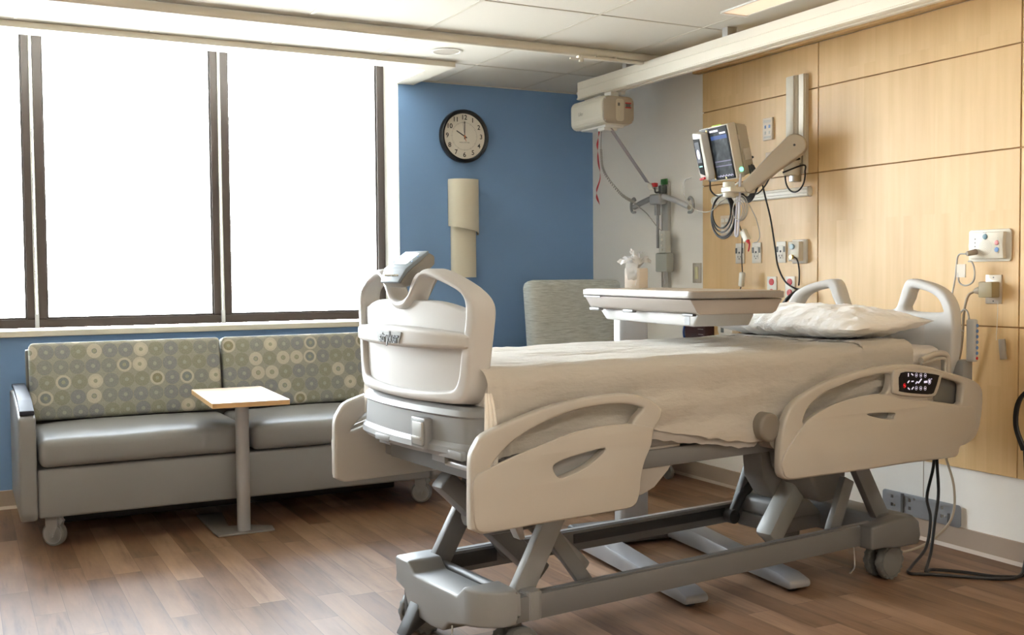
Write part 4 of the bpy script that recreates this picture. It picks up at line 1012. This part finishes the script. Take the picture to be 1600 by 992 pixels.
# side rails
FR_OUT = [(-1.151, .535), (-1.15, .661), (-1.147, .724), (-1.13, .758), (-1.105, .784), (-1.037, .806), (-.933, .834), (-.843, .851), (-.751, .861), (-.674, .865), (-.606, .864), (-.546, .855), (-.495, .837), (-.456, .808), (-.454, .784), (-.469, .762), (-.485, .743), (-.495, .697), (-.521, .652), (-.539, .599), (-.545, .545), (-.555, .523), (-.572, .511), (-.657, .506), (-.9, .506), (-1.091, .504), (-1.12, .507), (-1.141, .518)]
FR_HOLE = [(-1.089, .683), (-1.047, .728), (-.995, .763), (-.916, .796), (-.798, .825), (-.674, .835), (-.596, .831), (-.536, .817), (-.531, .808), (-.556, .789), (-.588, .763), (-.704, .764), (-.807, .753), (-.916, .726), (-1.021, .701)]
FR_SLOT = [(-.877, .667), (-.854, .683), (-.789, .695), (-.685, .706), (-.704, .683), (-.752, .657), (-.808, .641), (-.854, .635)]
HR_OUT = [(.081, .545), (.081, .62), (.094, .702), (.126, .759), (.169, .79), (.225, .813), (.304, .839), (.397, .856), (.493, .87), (.591, .878), (.705, .881), (.823, .875), (.917, .859), (1.014, .836), (1.114, .813), (1.202, .786), (1.239, .757), (1.248, .717), (1.241, .655), (1.223, .595), (1.191, .558), (1.133, .54), (1.101, .535), (1.083, .503), (1.033, .498), (.774, .504), (.52, .506), (.283, .511), (.149, .513), (.105, .521)]
HR_HOLE1 = [(.192, .709), (.209, .745), (.248, .777), (.316, .807), (.457, .835), (.566, .848), (.648, .851), (.669, .84), (.657, .796), (.63, .776), (.567, .774), (.457, .768), (.363, .755), (.282, .736), (.225, .713)]
HR_HOLE2 = [(.892, .744), (.925, .765), (.959, .81), (1.001, .811), (1.093, .79), (1.112, .77), (1.108, .735), (1.094, .704), (1.002, .717), (.905, .733)]
HR_BEZEL = [(.677, .862), (.77, .86), (.952, .84), (.956, .814), (.93, .761), (.898, .749), (.771, .758), (.678, .774), (.665, .791)]
HR_PANEL = [(.707, .851), (.82, .846), (.929, .831), (.934, .82), (.913, .777), (.891, .760), (.798, .768), (.706, .782), (.699, .793)]
HR_SLOT = [(.525, .71), (.593, .71), (.681, .703), (.679, .69), (.669, .68), (.593, .691)]
def inset(lp, d):
    n = len(lp); o = []
    A2 = sum(lp[i][0]*lp[(i+1) % n][1]-lp[(i+1) % n][0]*lp[i][1] for i in range(n)); sg = 1 if A2 > 0 else -1
    for i in range(n):
        p0, p1, p2 = Vector(lp[i-1]), Vector(lp[i]), Vector(lp[(i+1) % n])
        e1 = (p1-p0).normalized(); e2 = (p2-p1).normalized(); nn = Vector((-(e1+e2).y, (e1+e2).x))
        if nn.length > 1e-6: nn.normalize()
        o.append(tuple(p1+nn*d*sg))
    return o
def rail(name, outl, holes, v, far=False, m=M_bplast2):
    me = plate(outl, holes, .034, .009, 3, 3)
    remap(me, lambda q: Vector((q.x, v+q.z, q.y)))
    return link(name, me, m, bed, smooth=35)
def facet(outl, v, th, m, par, name, bev=.003):
    me = plate(outl, [], th, bev, 3, 2); remap(me, lambda q: Vector((q.x, v+q.z, q.y))); return link(name, me, m, par, smooth=35)
for sv in (-1, 1):
    r = rail('side_rail', FR_OUT, [FR_HOLE, FR_SLOT], sv*.458)
    lower = [(-1.146, .60), (-1.144, .665), (-1.09, .690), (-1.02, .712), (-.916, .738), (-.807, .763), (-.704, .773), (-.60, .772), (-.505, .755), (-.497, .742), (-.503, .697), (-.528, .652), (-.545, .60), (-.551, .55), (-.575, .516), (-.66, .511), (-.9, .511), (-1.09, .509), (-1.14, .528)]
    me = plate(lower, [[(a, c_) for a, c_ in FR_SLOT]], .010, .004, 3, 2); remap(me, lambda q: Vector((q.x, sv*.4755+q.z, q.y))); link('rail_panel', me, M_bplast2, r, smooth=35)
    facet(FR_SLOT, sv*.448, .004, M_bgrey, r, 'handle_recess', .001)
b = B(); b.prism([(-.60, .71), (-.27, .71), (-.285, .655), (-.335, .585), (-.395, .535), (-.45, .515), (-.60, .515)], 1, -.372, -.352, .006, 2); bo(b, 'rail_support', mat('support_shade_grey', (.36, .345, .32), .45))  # grey set darker than the rails to carry the shade behind them
r = rail('side_rail', HR_OUT, [HR_HOLE1, HR_HOLE2, HR_SLOT], -.458)
lower = [(.089, .55), (.089, .60), (.19, .70), (.225, .722), (.282, .744), (.363, .763), (.457, .776), (.567, .782), (.66, .77), (.74, .75), (.88, .735), (1.002, .708), (1.10, .695), (1.17, .69), (1.19, .65), (1.16, .58), (1.09, .54), (1.075, .508), (1.03, .503), (.774, .509), (.52, .511), (.283, .516), (.149, .518), (.105, .527)]
me = plate(lower, [HR_SLOT], .010, .004, 3, 2); remap(me, lambda q: Vector((q.x, -.4755+q.z, q.y))); link('rail_panel', me, M_bplast2, r, smooth=35)
facet(HR_SLOT, -.448, .004, M_bgrey, r, 'handle_recess', .001)
facet(HR_BEZEL, -.478, .016, M_bplast2, r, 'panel_bezel', .005)
cp = facet(HR_PANEL, -.4870, .004, M_sglass, r, 'control_panel', .001)
b = B()
def ring2(b, u, z, r_, tr=.0009):
    b.tube([(u+r_*math.cos(a), -.4895, z+r_*1.15*math.sin(a)) for a in [2*PI*i/12 for i in range(12)]], tr, 5, closed=True)
for zz in (.838, .789):
    for k, u in enumerate((.796, .823, .850)): ring2(b, u, zz-.0022*k, .0066, .0005); b.box(u-.0025, u+.0022, -.4902, -.4888, zz-.0022*k-.002, zz-.0022*k+.0014)
for (u, z, a) in ((.748, .842, 90), (.771, .842, -30), (.749, .816, 35), (.773, .816, 0), (.751, .790, -30), (.774, .790, 35)):
    M = T(u, -.4895, z) @ RY(math.radians(-a)); b.box(-.0065, .0065, -.0006, .0006, -.0022, .0022, M=M)
b.tube([(.792, -.4895, .806), (.800, -.4895, .813), (.809, -.4895, .808), (.818, -.4895, .815), (.826, -.4895, .822)], .0026, 6, smooth=False)
for k in range(5): b.box(.843+.004*k, .8455+.004*k, -.4902, -.4888, .805, .813)
b.box(.872, .879, -.4902, -.4888, .803, .815); ring2(b, .8755, .809, .009, .0005); b.cyl((.889, -.4885, .818), (.889, -.490, .818), .0022, n=10)
b.obj('icons', M_icon, cp, smooth=0)
b = B(); ring2(b, .726, .803, .007, .0004); M = T(.726, -.4895, .803) @ RY(math.radians(50)); b.box(-.0045, .0045, -.0006, .0006, -.0017, .0017, M=M); b.obj('call_icon', M_ired, cp, smooth=0)
b = B(); b.prism([(.87, .70), (1.12, .695), (1.12, .82), (.93, .83)], 1, -.437, -.425, .003); b.obj('inner_cover', M_dgrey, r)
b = B(); b.box(.90, .96, -.45, -.435, .72, .745, .004); b.obj('inner_latch', M_sgrey, r)
b = B(); b.cyl((.055, -.455, .70), (.055, -.30, .70), .050, n=30, bev=.012); b.cyl((.10, -.44, .66), (.10, -.30, .66), .04, n=24); bo(b, 'pivot_hub', mat('hub_brown', (.18, .16, .135), .5))
b = B(); b.tube([(.90, -.435, .885), (1.0, -.43, .905), (1.06, -.43, .900), (1.075, -.43, .87), (1.08, -.43, .82)], .012, 10); b.tube([(.90, -.435, .872), (1.05, -.43, .885), (1.06, -.43, .83)], .007, 8); bo(b, 'retainer_loop', M_bplast2)

# footboard
def fb_u(v, off=0): return -1.128+.045*(v/.38)**2+off
OUT = mirror2([(0, 1.150), (.032, 1.156), (.062, 1.176), (.092, 1.209), (.122, 1.237), (.158, 1.248), (.20, 1.242), (.26, 1.223), (.32, 1.198), (.362, 1.172), (.384, 1.145), (.389, 1.115), (.383, 1.07), (.372, 1.0), (.362, .94), (.351, .89), (.332, .864), (.298, .852), (.2, .849), (0, .846)])
HOLE = mirror2([(0, 1.122), (.035, 1.127), (.062, 1.143), (.083, 1.168), (.100, 1.196), (.122, 1.218), (.155, 1.224), (.19, 1.219), (.25, 1.203), (.312, 1.180), (.336, 1.158), (.343, 1.13), (.340, 1.09), (.331, 1.04), (.320, .985), (.312, .935), (.296, .902), (.26, .889), (.15, .881), (0, .877)])
me = plate(OUT, [HOLE], .075, .014, 3, 3, sub=26)
remap(me, lambda q: Vector((fb_u(q.x, .0375)+(q.z), q.x*(1+.10*(q.z+.0375)), q.y-.10*(q.z+.0375)*(1 if q.y < .9 else 0))))
fbd = link('footboard', me, M_bplast, bed, smooth=35)
PAN = mirror2([(0, 1.150), (.1, 1.152), (.18, 1.150), (.25, 1.141), (.31, 1.127), (.348, 1.115), (.345, 1.05), (.335, .985), (.325, .93), (.31, .89), (.25, .876), (0, .868)])
me = plate(PAN, [], .035, .006, 3, 2, sub=26); remap(me, lambda q: Vector((fb_u(q.x, .036)+q.z, q.x, q.y))); link('footboard_panel', me, M_bplast, fbd, smooth=35)
BAR = [(.405, 1.045), (.398, 1.054), (.30, 1.064), (.15, 1.071), (0, 1.073), (-.15, 1.071), (-.30, 1.064), (-.398, 1.054), (-.405, 1.045), (-.402, 1.022), (-.39, 1.014), (-.25, 1.014), (0, 1.010), (.25, 1.014), (.39, 1.014), (.402, 1.022)]
me = plate(BAR, [], .055, .012, 2, 3, sub=26); remap(me, lambda q: Vector((fb_u(q.x, -.012)+.020*abs(q.x/.375)**5+q.z, q.x*.905, q.y-.0*q.x))); brr = link('bumper_bar', me, M_bplast, fbd, smooth=35)
LOGO = [(.085, 1.056), (-.085, 1.056), (-.070, 1.022), (.070, 1.022)]
me = plate(LOGO, [], .003, .0006, 0, 1, sub=8); remap(me, lambda q: Vector((fb_u(q.x, -.0412)+q.z, q.x-.014, q.y))); lg = link('logo_plate', me, mat('logo_silver', (.26, .28, .28), .5), brr, smooth=0)
me = text_mesh('stryker', .050, .0012); remap(me, lambda q: Vector((fb_u(-q.x, -.0440)-q.z, -q.x*.88-.020, q.y+1.037))); link('lettering', me, M_black, lg, smooth=0)
# U-shaped cradle below pod
# display pod
def podprism(prof, hw0, hw1, bev, name, m, par, zt=1.25):
    """side profile (u,z) extruded across v; narrower (hw1) below zt"""
    b = B(); b.prism(prof, 1, -hw0, hw0, 0)
    for v in b.bm.verts:
        if v.co.z < zt: v.co.y *= 1-(1-hw1/hw0)*min(1, (zt-v.co.z)/.045)
    bmesh.ops.bevel(b.bm, geom=b.bm.edges[:], offset=bev, segments=3, affect='EDGES', profile=.5)
    return b.obj(name, m, par, smooth=30)
pd = podprism([(-1.055, 1.298), (-1.128, 1.238), (-1.148, 1.205), (-1.132, 1.190), (-1.10, 1.200), (-1.035, 1.262), (-1.036, 1.288)], .079, .060, .006, 'display_pod', mat('pod_grey', (.20, .19, .17), .45), fbd, 1.24)
podprism([(-1.058, 1.305), (-1.136, 1.250), (-1.157, 1.208), (-1.150, 1.203), (-1.126, 1.240), (-1.054, 1.296)], .076, .058, .003, 'pod_face', mat('pod_face', (.20, .24, .28), .55, spec=.25), pd, 1.25)
Mp = T(-1.0975, 0, 1.2775) @ RY(math.radians(-35.2))
b = B(); b.prism(rrect(-.026, .030, -.046, .046, .004, 2), 2, .001, .0022, 0, M=Mp); b.obj('pod_screen', mat('pod_screen', (.6, .6, .6), .2, emit=(.95, .98, 1), es=1.0), pd, smooth=0)
b = B()
for x in (-.012, .014):
    for y in (-.061, .061): b.cyl(Mp @ Vector((x, y, .0)), Mp @ Vector((x, y, .0022)), .0032, n=10)
b.obj('pod_button', M_blueb, pd, smooth=0)
b = B()
for k in range(6): b.cyl((-1.142, .04-.016*k, 1.230), (-1.152, .04-.016*k, 1.228), .0024, n=8)
b.obj('pod_icon', M_offw, pd, smooth=0)
# foot-end skirt under the board
def skirt(prof, name, m, hw, nseg=30):
    """prof: (offset in u, z) loop swept along the bowed foot end, corners wrap round"""
    b = B(); rings = []
    path = []
    R0 = .09
    for i in range(nseg+1):
        v = hw-2*hw*i/nseg; e = (abs(v)-(hw-R0))/R0
        back = R0*(1-math.sqrt(max(0, 1-min(1, e)**2))) if e > 0 else 0
        path.append((fb_u(v, 0)+back*1.0, v))
    for i, (u, v) in enumerate(path):
        rings.append([b.bm.verts.new((u+o_, v*(1-.05*(1 if z_ < .70 else 0)), z_)) for o_, z_ in prof])
    n = len(prof)
    for A, C_ in zip(rings, rings[1:]):
        for k in range(n): b.bm.faces.new([A[k], A[(k+1) % n], C_[(k+1) % n], C_[k]])
    b.bm.faces.new(rings[0]); b.bm.faces.new(list(reversed(rings[-1])))
    bmesh.ops.recalc_face_normals(b.bm, faces=b.bm.faces); return bo(b, name, m, smooth=30)
sk = skirt([(.12, .842), (.022, .842), (.008, .832), (.002, .815), (.012, .808), (.008, .735), (-.004, .722), (-.006, .705), (.006, .690), (.03, .683), (.12, .683)], 'foot_skirt', M_bgrey, .40)
b = B(); b.prism(rrect(-.180, -.088, .704, .798, .010, 3), 0, fb_u(.12, -.010), fb_u(.12, .016), .003); b.obj('latch_surround', M_bgrey, sk)
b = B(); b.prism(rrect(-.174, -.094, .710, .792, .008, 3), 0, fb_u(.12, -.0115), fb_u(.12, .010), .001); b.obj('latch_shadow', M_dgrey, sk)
b = B(); b.prism(rrect(-.172, -.108, .716, .786, .006, 3), 0, fb_u(.12, -.017), fb_u(.12, .006), .003); b.box(fb_u(.12, -.023), fb_u(.12, 0), -.168, -.112, .732, .742, .002); b.obj('latch', mat('latch_grey', (.32, .32, .31), .4), sk)
b = B(); b.box(fb_u(.08, -.008), fb_u(.08, .01), .06, .16, .696, .716, .003); b.box(fb_u(.3, -.010), fb_u(.3, .01), -.35, -.22, .690, .716, .003); b.box(-1.09, -1.05, .14, .22, .672, .69, .003); b.box(-1.09, -1.05, -.22, -.14, .664, .69, .003); b.obj('pull_tab', M_bgrey, sk)
b = B(); b.prism([(-1.07, .683), (-.96, .683), (-.90, .60), (-.86, .42), (-.88, .42), (-.95, .56), (-1.03, .64)], 1, -.31, -.27, .004); b.cyl((-.98, -.33, .60), (-.98, -.26, .60), .014, n=12); b.box(-1.08, -.95, -.36, -.20, .655, .672, .004); bo(b, 'foot_support', M_sgrey)

# headboard
HOUT = mirror2([(0, 1.062), (.08, 1.063), (.125, 1.072), (.142, 1.10), (.160, 1.150), (.178, 1.185), (.205, 1.196), (.26, 1.188), (.33, 1.170), (.39, 1.138), (.425, 1.09), (.437, 1.03), (.437, .95), (.430, .89), (.415, .845), (.38, .80), (.2, .775), (0, .77)])
HH = [(.185, 1.066), (.200, 1.110), (.215, 1.148), (.235, 1.155), (.30, 1.142), (.35, 1.115), (.375, 1.075), (.37, 1.062), (.28, 1.058)]
HH2 = [(-a, c_) for a, c_ in HH]
me = plate(HOUT, [HH, HH2], .065, .016, 3, 3, sub=20); remap(me, lambda q: Vector((1.205+q.z-.05*(q.x/.43)**2, q.x+.015, q.y)))
hb = link('headboard', me, M_bplast, bed, smooth=35)
b = B(); b.prism([(-.33, 1.03), (-.345, 1.0), (-.345, .86), (-.30, .82), (.30, .82), (.345, .86), (.345, 1.0), (.33, 1.03)], 0, 1.150, 1.180, .008); b.obj('headboard_panel', M_bplast, hb)
b = B(); b.box(1.15, 1.22, -.40, .40, .66, .80, .015); b.box(1.10, 1.20, -.36, .36, .60, .68, .01); bo(b, 'head_bracket', M_bgrey)
b = B()
for v in (-.41,): b.box(1.17, 1.24, v-.025, v+.025, .68, .87, .01)
bo(b, 'remote_holder', M_bgrey)
t = thing('nurse_remote', 'grey nurse call handset with blue buttons hooked beside the headboard post', 'remote', (2.34, 3.215, 0), TH)
b = B(); b.box(1.185, 1.21, -.475, -.435, .865, 1.035, .008, 3); b.obj('handset_body', mat('remote_grey', (.45, .46, .46), .4), t)
b = B()
for k in range(6): b.cyl((1.20, -.474, .90+.022*k), (1.20, -.4775, .90+.022*k), .007, n=14)
b.obj('blue_button', M_blueb, t)
b = B(); b.cyl((1.20, -.474, .880), (1.20, -.4775, .880), .006, n=14); b.obj('red_button', M_red, t)

# mattress, sheet, pillow (lie on the bed)
mt = thing('mattress', 'thick hospital mattress in a pale fitted sheet on the raised bed', 'mattress', (2.34, 3.215, 0), TH)
b = B(); b.box(-1.03, 1.125, -.388, .388, .748, .932, .045, 4)
bmesh.ops.subdivide_edges(b.bm, edges=[e for e in b.bm.edges if e.calc_length() > .15], cuts=16, use_grid_fill=True)
for v in b.bm.verts:
    v.co += v.normal*0
    n = noise.noise(Vector((v.co.x*9, v.co.y*9, v.co.z*6)))
    v.co.z += .006*n
    if v.co.x > 1.0: v.co.x += .008*noise.noise(v.co*14)
b.obj('mattress_body', M_fitted, mt)
def lerp_tab(tab, x):
    if x <= tab[0][0]: return tab[0][1]
    for (a, c_), (d, e) in zip(tab, tab[1:]):
        if x <= d: return c_+(e-c_)*(x-a)/(d-a)
    return tab[-1][1]
HEM = [(-1.06, .69), (-.96, .705), (-.82, .728), (-.66, .742), (-.556, .758), (-.50, .775), (-.46, .735), (-.343, .712), (-.243, .693), (-.12, .668), (.0, .650), (.05, .648), (.10, .66), (.3, .68), (.6, .70), (.88, .74)]
sheet = thing('bed_sheet', 'rumpled white top sheet draped over the mattress with its hem hanging down the near side', 'bed sheet', (2.34, 3.215, 0), TH)
def sheet_fn(u0, u1, lift, hemtab, seed, hemdrop=0.0):
    def fn(s, t):
        u = u0+(u1-u0)*s
        hz = lerp_tab(hemtab, u)-hemdrop+.006*noise.noise(Vector((u*22, seed, 0)))
        top = .950+lift; hw = .400+lift; R = .045
        # arc-length along section: near side (t 0-.3), top (.3-.75), far side
        if t < .34:
            k = t/.34; z = hz+(top-R-hz)*k; v = -hw
            side = 1
        elif t < .40:
            a = (t-.34)/.06*PI/2; v = -hw+R*(1-math.cos(a)); z = top-R+R*math.sin(a); side = .6
        elif t < .80:
            k = (t-.40)/.40; v = -hw+R+(2*hw-2*R)*k; z = top; side = 0
        elif t < .86:
            a = (t-.80)/.06*PI/2; v = hw-R+R*math.sin(a); z = top-R+R*math.cos(a); side = .6
        else:
            k = (t-.86)/.14; v = hw; z = top-R-.16*k; side = 1
        P = Vector((u, v, z))
        # wrinkles
        if side > .5:
            d = (.944-z)/.3
            w = noise.noise(Vector((u*3.2+z*5.5, z*11-u*4.0, seed)))*.020*min(1, .3+d*1.6)
            w += noise.noise(Vector((u*9+z*6, z*24-u*7, seed+4)))*.0055
            sg = -1 if v < 0 else 1
            flare = .012*max(0, d)**1.5 if -.5 < u < .08 else .004*max(0, d)
            P.y += sg*(w*.8+flare+.001)
            if v < 0 and u < -.98: P.y += -.008*math.sin((u+1.07)*160)*(min(1, d*2))*.6
        else:
            rg = abs(noise.noise(Vector((u*2.2+seed, v*13+u*2.2, seed))))
            w = .005-.022*rg + .004*noise.noise(Vector((u*7, v*30, seed+2)))+.005*noise.noise(Vector((u*2, v*3, seed+7)))
            edge = 1
            P.z += w*.75+.003
            if side > 0: P.y += (-1 if v < 0 else 1)*.002
        return P
    return fn
b = B(); b.grid(sheet_fn(-1.052, .885, .004, HEM, 3.1), 220, 90)
bmesh.ops.solidify(b.bm, geom=b.bm.faces[:], thickness=-.0018)
b.obj('sheet_body', M_sheet, sheet, smooth=60)
b = B(); HEM2 = [(.58, .80), (.88, .79)]
b.grid(sheet_fn(.60, .890, .0095, HEM2, 3.1), 40, 70); bmesh.ops.solidify(b.bm, geom=b.bm.faces[:], thickness=-.0015)
b.obj('folded_band', M_sheet, sheet, smooth=60)
# under-layer hem (pinker) on the near side
b = B()
def hem_fn(s, t):
    u = -.46+.54*s
    z1 = lerp_tab(HEM, u)+.03; z0 = lerp_tab([(-.46, .705), (-.30, .675), (-.15, .655), (-.05, .635), (.03, .630), (.08, .68)], u)+.004*noise.noise(Vector((u*30, 0, 5)))
    z = z1+(z0-z1)*t
    return Vector((u, -.400-.004*t+.007*noise.noise(Vector((u*13+z*9, z*16, 8))), z))
b.grid(hem_fn, 50, 8); bmesh.ops.solidify(b.bm, geom=b.bm.faces[:], thickness=.001)
b.obj('under_hem', M_fitted, sheet, smooth=60)
# pleats gathered at the foot corner
b = B()
for k in range(3):
    y = -.42-.004*k
    b.tube([(-1.060+.006*k, y+.012, .89), (-1.066+.011*k, y, .82), (-1.072+.013*k, y-.006, .74), (-1.085+.016*k, y-.006, .62)], [.004, .011], 7)
b.obj('corner_pleats', M_sheet, sheet)

# pillow
pw = thing('pillow', 'plump white pillow lying across the head of the bed', 'pillow', (3.20, 3.385, .955), math.radians(2))
def pil(s, t, sg):
    x = 2*s-1; y = 2*t-1      # x: across thickness direction u, y: along length v
    a, c_ = .235, .435
    ex = abs(x)**1; ey = abs(y)
    px = x*a*(1-.06*(1-ey**2)*0-.05*ey**6); py = y*c_*(1+.03*ex**4-.02*(1-ex**2))
    h = (1-ex**2.6)**.62*(1-ey**3.2)**.62 if ex < 1 and ey < 1 else 0
    up = .088*h; dn = .052*h
    cr = .010*noise.noise(Vector((x*2.5, y*5, 2)))-.012*abs(noise.noise(Vector((x*3+y*2, y*4-x*2, 5))))+.004*noise.noise(Vector((x*10, y*16, 5)))
    edge = max(ex, ey); gather = .006*math.sin(y*46+x*5)*(1-min(1, (1-edge)*4))*(1 if edge < .995 else .3) if edge > .75 else 0
    z = .052+(up if sg > 0 else -dn)+(cr+gather)*(h**.3 if h > 0 else 0)
    if sg < 0: z = max(z, .004)
    return Vector((px, py, z+.012*(x+1)*(1-h)))
b = B()
V1 = b.grid(lambda s, t: pil(s, t, 1), 60, 90); V2 = b.grid(lambda s, t: pil(s, t, -1), 60, 90, flip=True)
bmesh.ops.remove_doubles(b.bm, verts=b.bm.verts, dist=.0015)
b.obj('pillowcase', M_pillow, pw, smooth=80)

# ------------------------------------------------------------------ overbed table
ot = thing('overbed_table', 'grey wheeled overbed table reaching across the bed near the pillow', 'overbed table', (2.655, 3.62, 0), math.radians(-5))
# tabletop in local coordinates: offset from the root
Mt = T(-.085, -.155, 0) @ RZ(math.radians(-3))
b = B(); b.prism(rrect(-.20, .20, -.495, .495, .04), 2, 1.136, 1.160, .005, 2, M=Mt); top = b.obj('tabletop', mat('table_taupe', (.28, .255, .23), .45), ot)
b = B(); b.prism(rrect(-.190, .190, -.485, .485, .035), 2, 1.1595, 1.163, .0005, 1, M=Mt); b.obj('inlay', mat('table_inlay', (.38, .31, .23), .4), top)
b = B()
pr = [(-.165, 1.086), (-.15, 1.078), (.15, 1.078), (.165, 1.086), (.192, 1.133), (-.192, 1.133)]
b.prism([(a, z) for a, z in pr], 1, -.47, .47, .005, 2, M=Mt); b.obj('drawer_tray', mat('tray_taupe_light', (.36, .32, .285), .45), top)
b = B(); b.box(-.172, -.150, .36, .46, 1.070, 1.082, .003, M=Mt); b.box(-.165, -.145, .05, .14, 1.070, 1.082, .003, M=Mt); b.obj('tray_catch', M_bgrey, top)
b = B(); b.box(-.165, -.150, -.44, -.36, 1.072, 1.080, .002, M=Mt); b.box(-.1935, -.18, .30, .47, 1.128, 1.134, 0, M=Mt); b.obj('dark_gap', M_dark, top, smooth=0)
b = B(); b.prism([(-.40, 1.077), (-.36, 1.030), (.40, 1.030), (.47, 1.077)], 0, -.12, .12, .008, 2, M=Mt); b.obj('support_arm', M_bplast, ot)
b = B(); b.box(-.1215, -.118, -.34, -.30, 1.036, 1.07, .0, M=Mt); b.obj('label_window', M_dark, ot, smooth=0)
b = B(); b.prism(rrect(-.065, .080, .335, .415, .02), 2, .10, 1.05, .004, 2); b.obj('column', mat('column_grey', (.50, .50, .51), .4), ot)
b = B(); b.prism(rrect(-.29, .30, .32, .44, .02), 2, .015, .10, .012, 2); b.obj('base_beam', M_steel, ot)
for x0 in (-.245, .215):
    b = B(); xo = x0
    prt = [(-.56, .018), (-.575, .03), (-.57, .052), (-.50, .068), (-.2, .078), (.26, .105), (.34, .108), (.345, .02)]
    b.prism(prt, 0, xo-.05, xo+.05, .010, 2); b.obj('base_leg', mat('table_leg_silver', (.28, .28, .29), .45, metal=.1), ot)
    for y in (-.52, .36):
        b = B(); b.cyl((xo-.015, y, .012), (xo+.015, y, .012), .012, n=14); b.obj('caster', M_dark, ot)
# tissue box on the table
tb = thing('tissue_box', 'small cream tissue cube with puffed white tissues on the overbed table', 'tissue box', (2.635, 3.86, 1.163), math.radians(25))
b = B(); b.box(-.038, .038, -.038, .038, 0, .088, .004); b.obj('carton', M_tbox, tb)
def petal(az, out, up, w, seed, droop):
    """one crumpled sheet rising from the slot and folding outwards"""
    b = B(); ca, sa = math.cos(az), math.sin(az)
    def fn(s, t):
        a = (s-.5)*2
        rr = .004+out*t**1.2; zz = .086+up*math.sin(t*PI*.62)-droop*t**3
        ww = w*(.25+.75*math.sin(min(1, t*1.15)*PI*.75))*a
        n = Vector((noise.noise(Vector((s*3, t*3, seed))), noise.noise(Vector((s*3, t*3, seed+9))), noise.noise(Vector((s*4, t*4, seed+5)))))
        fold = .007*math.sin(a*5+seed)*t
        x, y = rr+fold, ww
        return Vector((x*ca-y*sa, x*sa+y*ca, zz+.010*abs(a)**2*t))+n*.010*t
    b.grid(fn, 18, 18); bmesh.ops.solidify(b.bm, geom=b.bm.faces[:], thickness=.0006)
    b.obj('tissue', M_tissue, tb, smooth=80)
for args in ((.3, .060, .050, .045, 1.3, .015), (1.5, .045, .060, .040, 4.1, .02), (2.7, .070, .045, .048, 7.7, .02), (4.0, .050, .055, .045, 11.2, .03), (5.2, .055, .048, .040, 15.9, .02), (2.1, .020, .078, .026, 20.1, .0), (4.9, .018, .068, .024, 24.7, .0)):
    petal(*args)
b = B()
def flap(s, t):
    a = (s-.5)*1.1; return Vector((-.041-.005*math.sin(t*5)+.006*noise.noise(Vector((s*4, t*4, 1))), a*.06*(1-.45*t)-.004, .112-.100*t))
b.grid(flap, 12, 18); bmesh.ops.solidify(b.bm, geom=b.bm.faces[:], thickness=.0008); b.obj('hanging_tissue', M_tissue, tb, smooth=80)

# blind chains at the mullions
for k, (x, lab) in enumerate(((.385, 'white bead chain of the roller blind at the left window post'), (1.408, 'white bead chain of the roller blind at the middle window post'))):
    t = thing('blind_chain', lab, 'blind chain', (x, GY-.05, .949), 0, 'blind chains')
    b = B(); b.tube([(-.006, 0, 1.72), (-.008, 0, .5), (-.006, -.003, .075)], .0028, 6); b.tube([(.004, 0, 1.72), (.006, 0, .6), (.008, -.003, .075)], .0028, 6); b.obj('chain', M_white, t)
    B().box(-.010, .012, -.008, .008, 0, .080, .003).obj('tensioner', mat('clear_tensioner', (.62, .64, .68), .25), t)

# small repeated fittings become one object each
def split_islands(o):
    bm = bmesh.new(); bm.from_mesh(o.data); bm.verts.ensure_lookup_table()
    seen = {}; isl = 0
    for v in bm.verts:
        if v.index in seen: continue
        st = [v]; seen[v.index] = isl
        while st:
            q = st.pop()
            for e in q.link_edges:
                w_ = e.other_vert(q)
                if w_.index not in seen: seen[w_.index] = isl; st.append(w_)
        isl += 1
    if isl < 2 or isl > 60: bm.free(); return
    for k in range(isl):
        b2 = bm.copy(); b2.verts.ensure_lookup_table()
        bmesh.ops.delete(b2, geom=[v for v in b2.verts if seen[v.index] != k], context='VERTS')
        me = bpy.data.meshes.new(o.name.split('.')[0]); b2.to_mesh(me); b2.free()
        for m_ in o.data.materials: me.materials.append(m_)
        n_ = bpy.data.objects.new(o.name.split('.')[0], me); COL.objects.link(n_); n_.parent = o.parent; n_.location = o.location; n_.rotation_euler = o.rotation_euler
    bm.free(); bpy.data.objects.remove(o)
SPL = ('screw', 'corner_bracket', 'torque_tube', 'pull_tab', 'tray_catch', 'hanger', 'shutter', 'jack', 'blank_insert', 'module', 'stiffener', 'pivot_bolt', 'pod_button', 'pod_icon', 'button', 'blue_button', 'indicator', 'side_strip', 'printed_line', 'side_clip', 'corner_pleats', 'trolley', 'dark_gap', 'dark_channel', 'mounting_plate', 'base_tray')
for o in [o for o in bpy.data.objects if o.type == 'MESH' and o.parent is not None and not o.children and o.name.split('.')[0] in SPL]:
    split_islands(o)
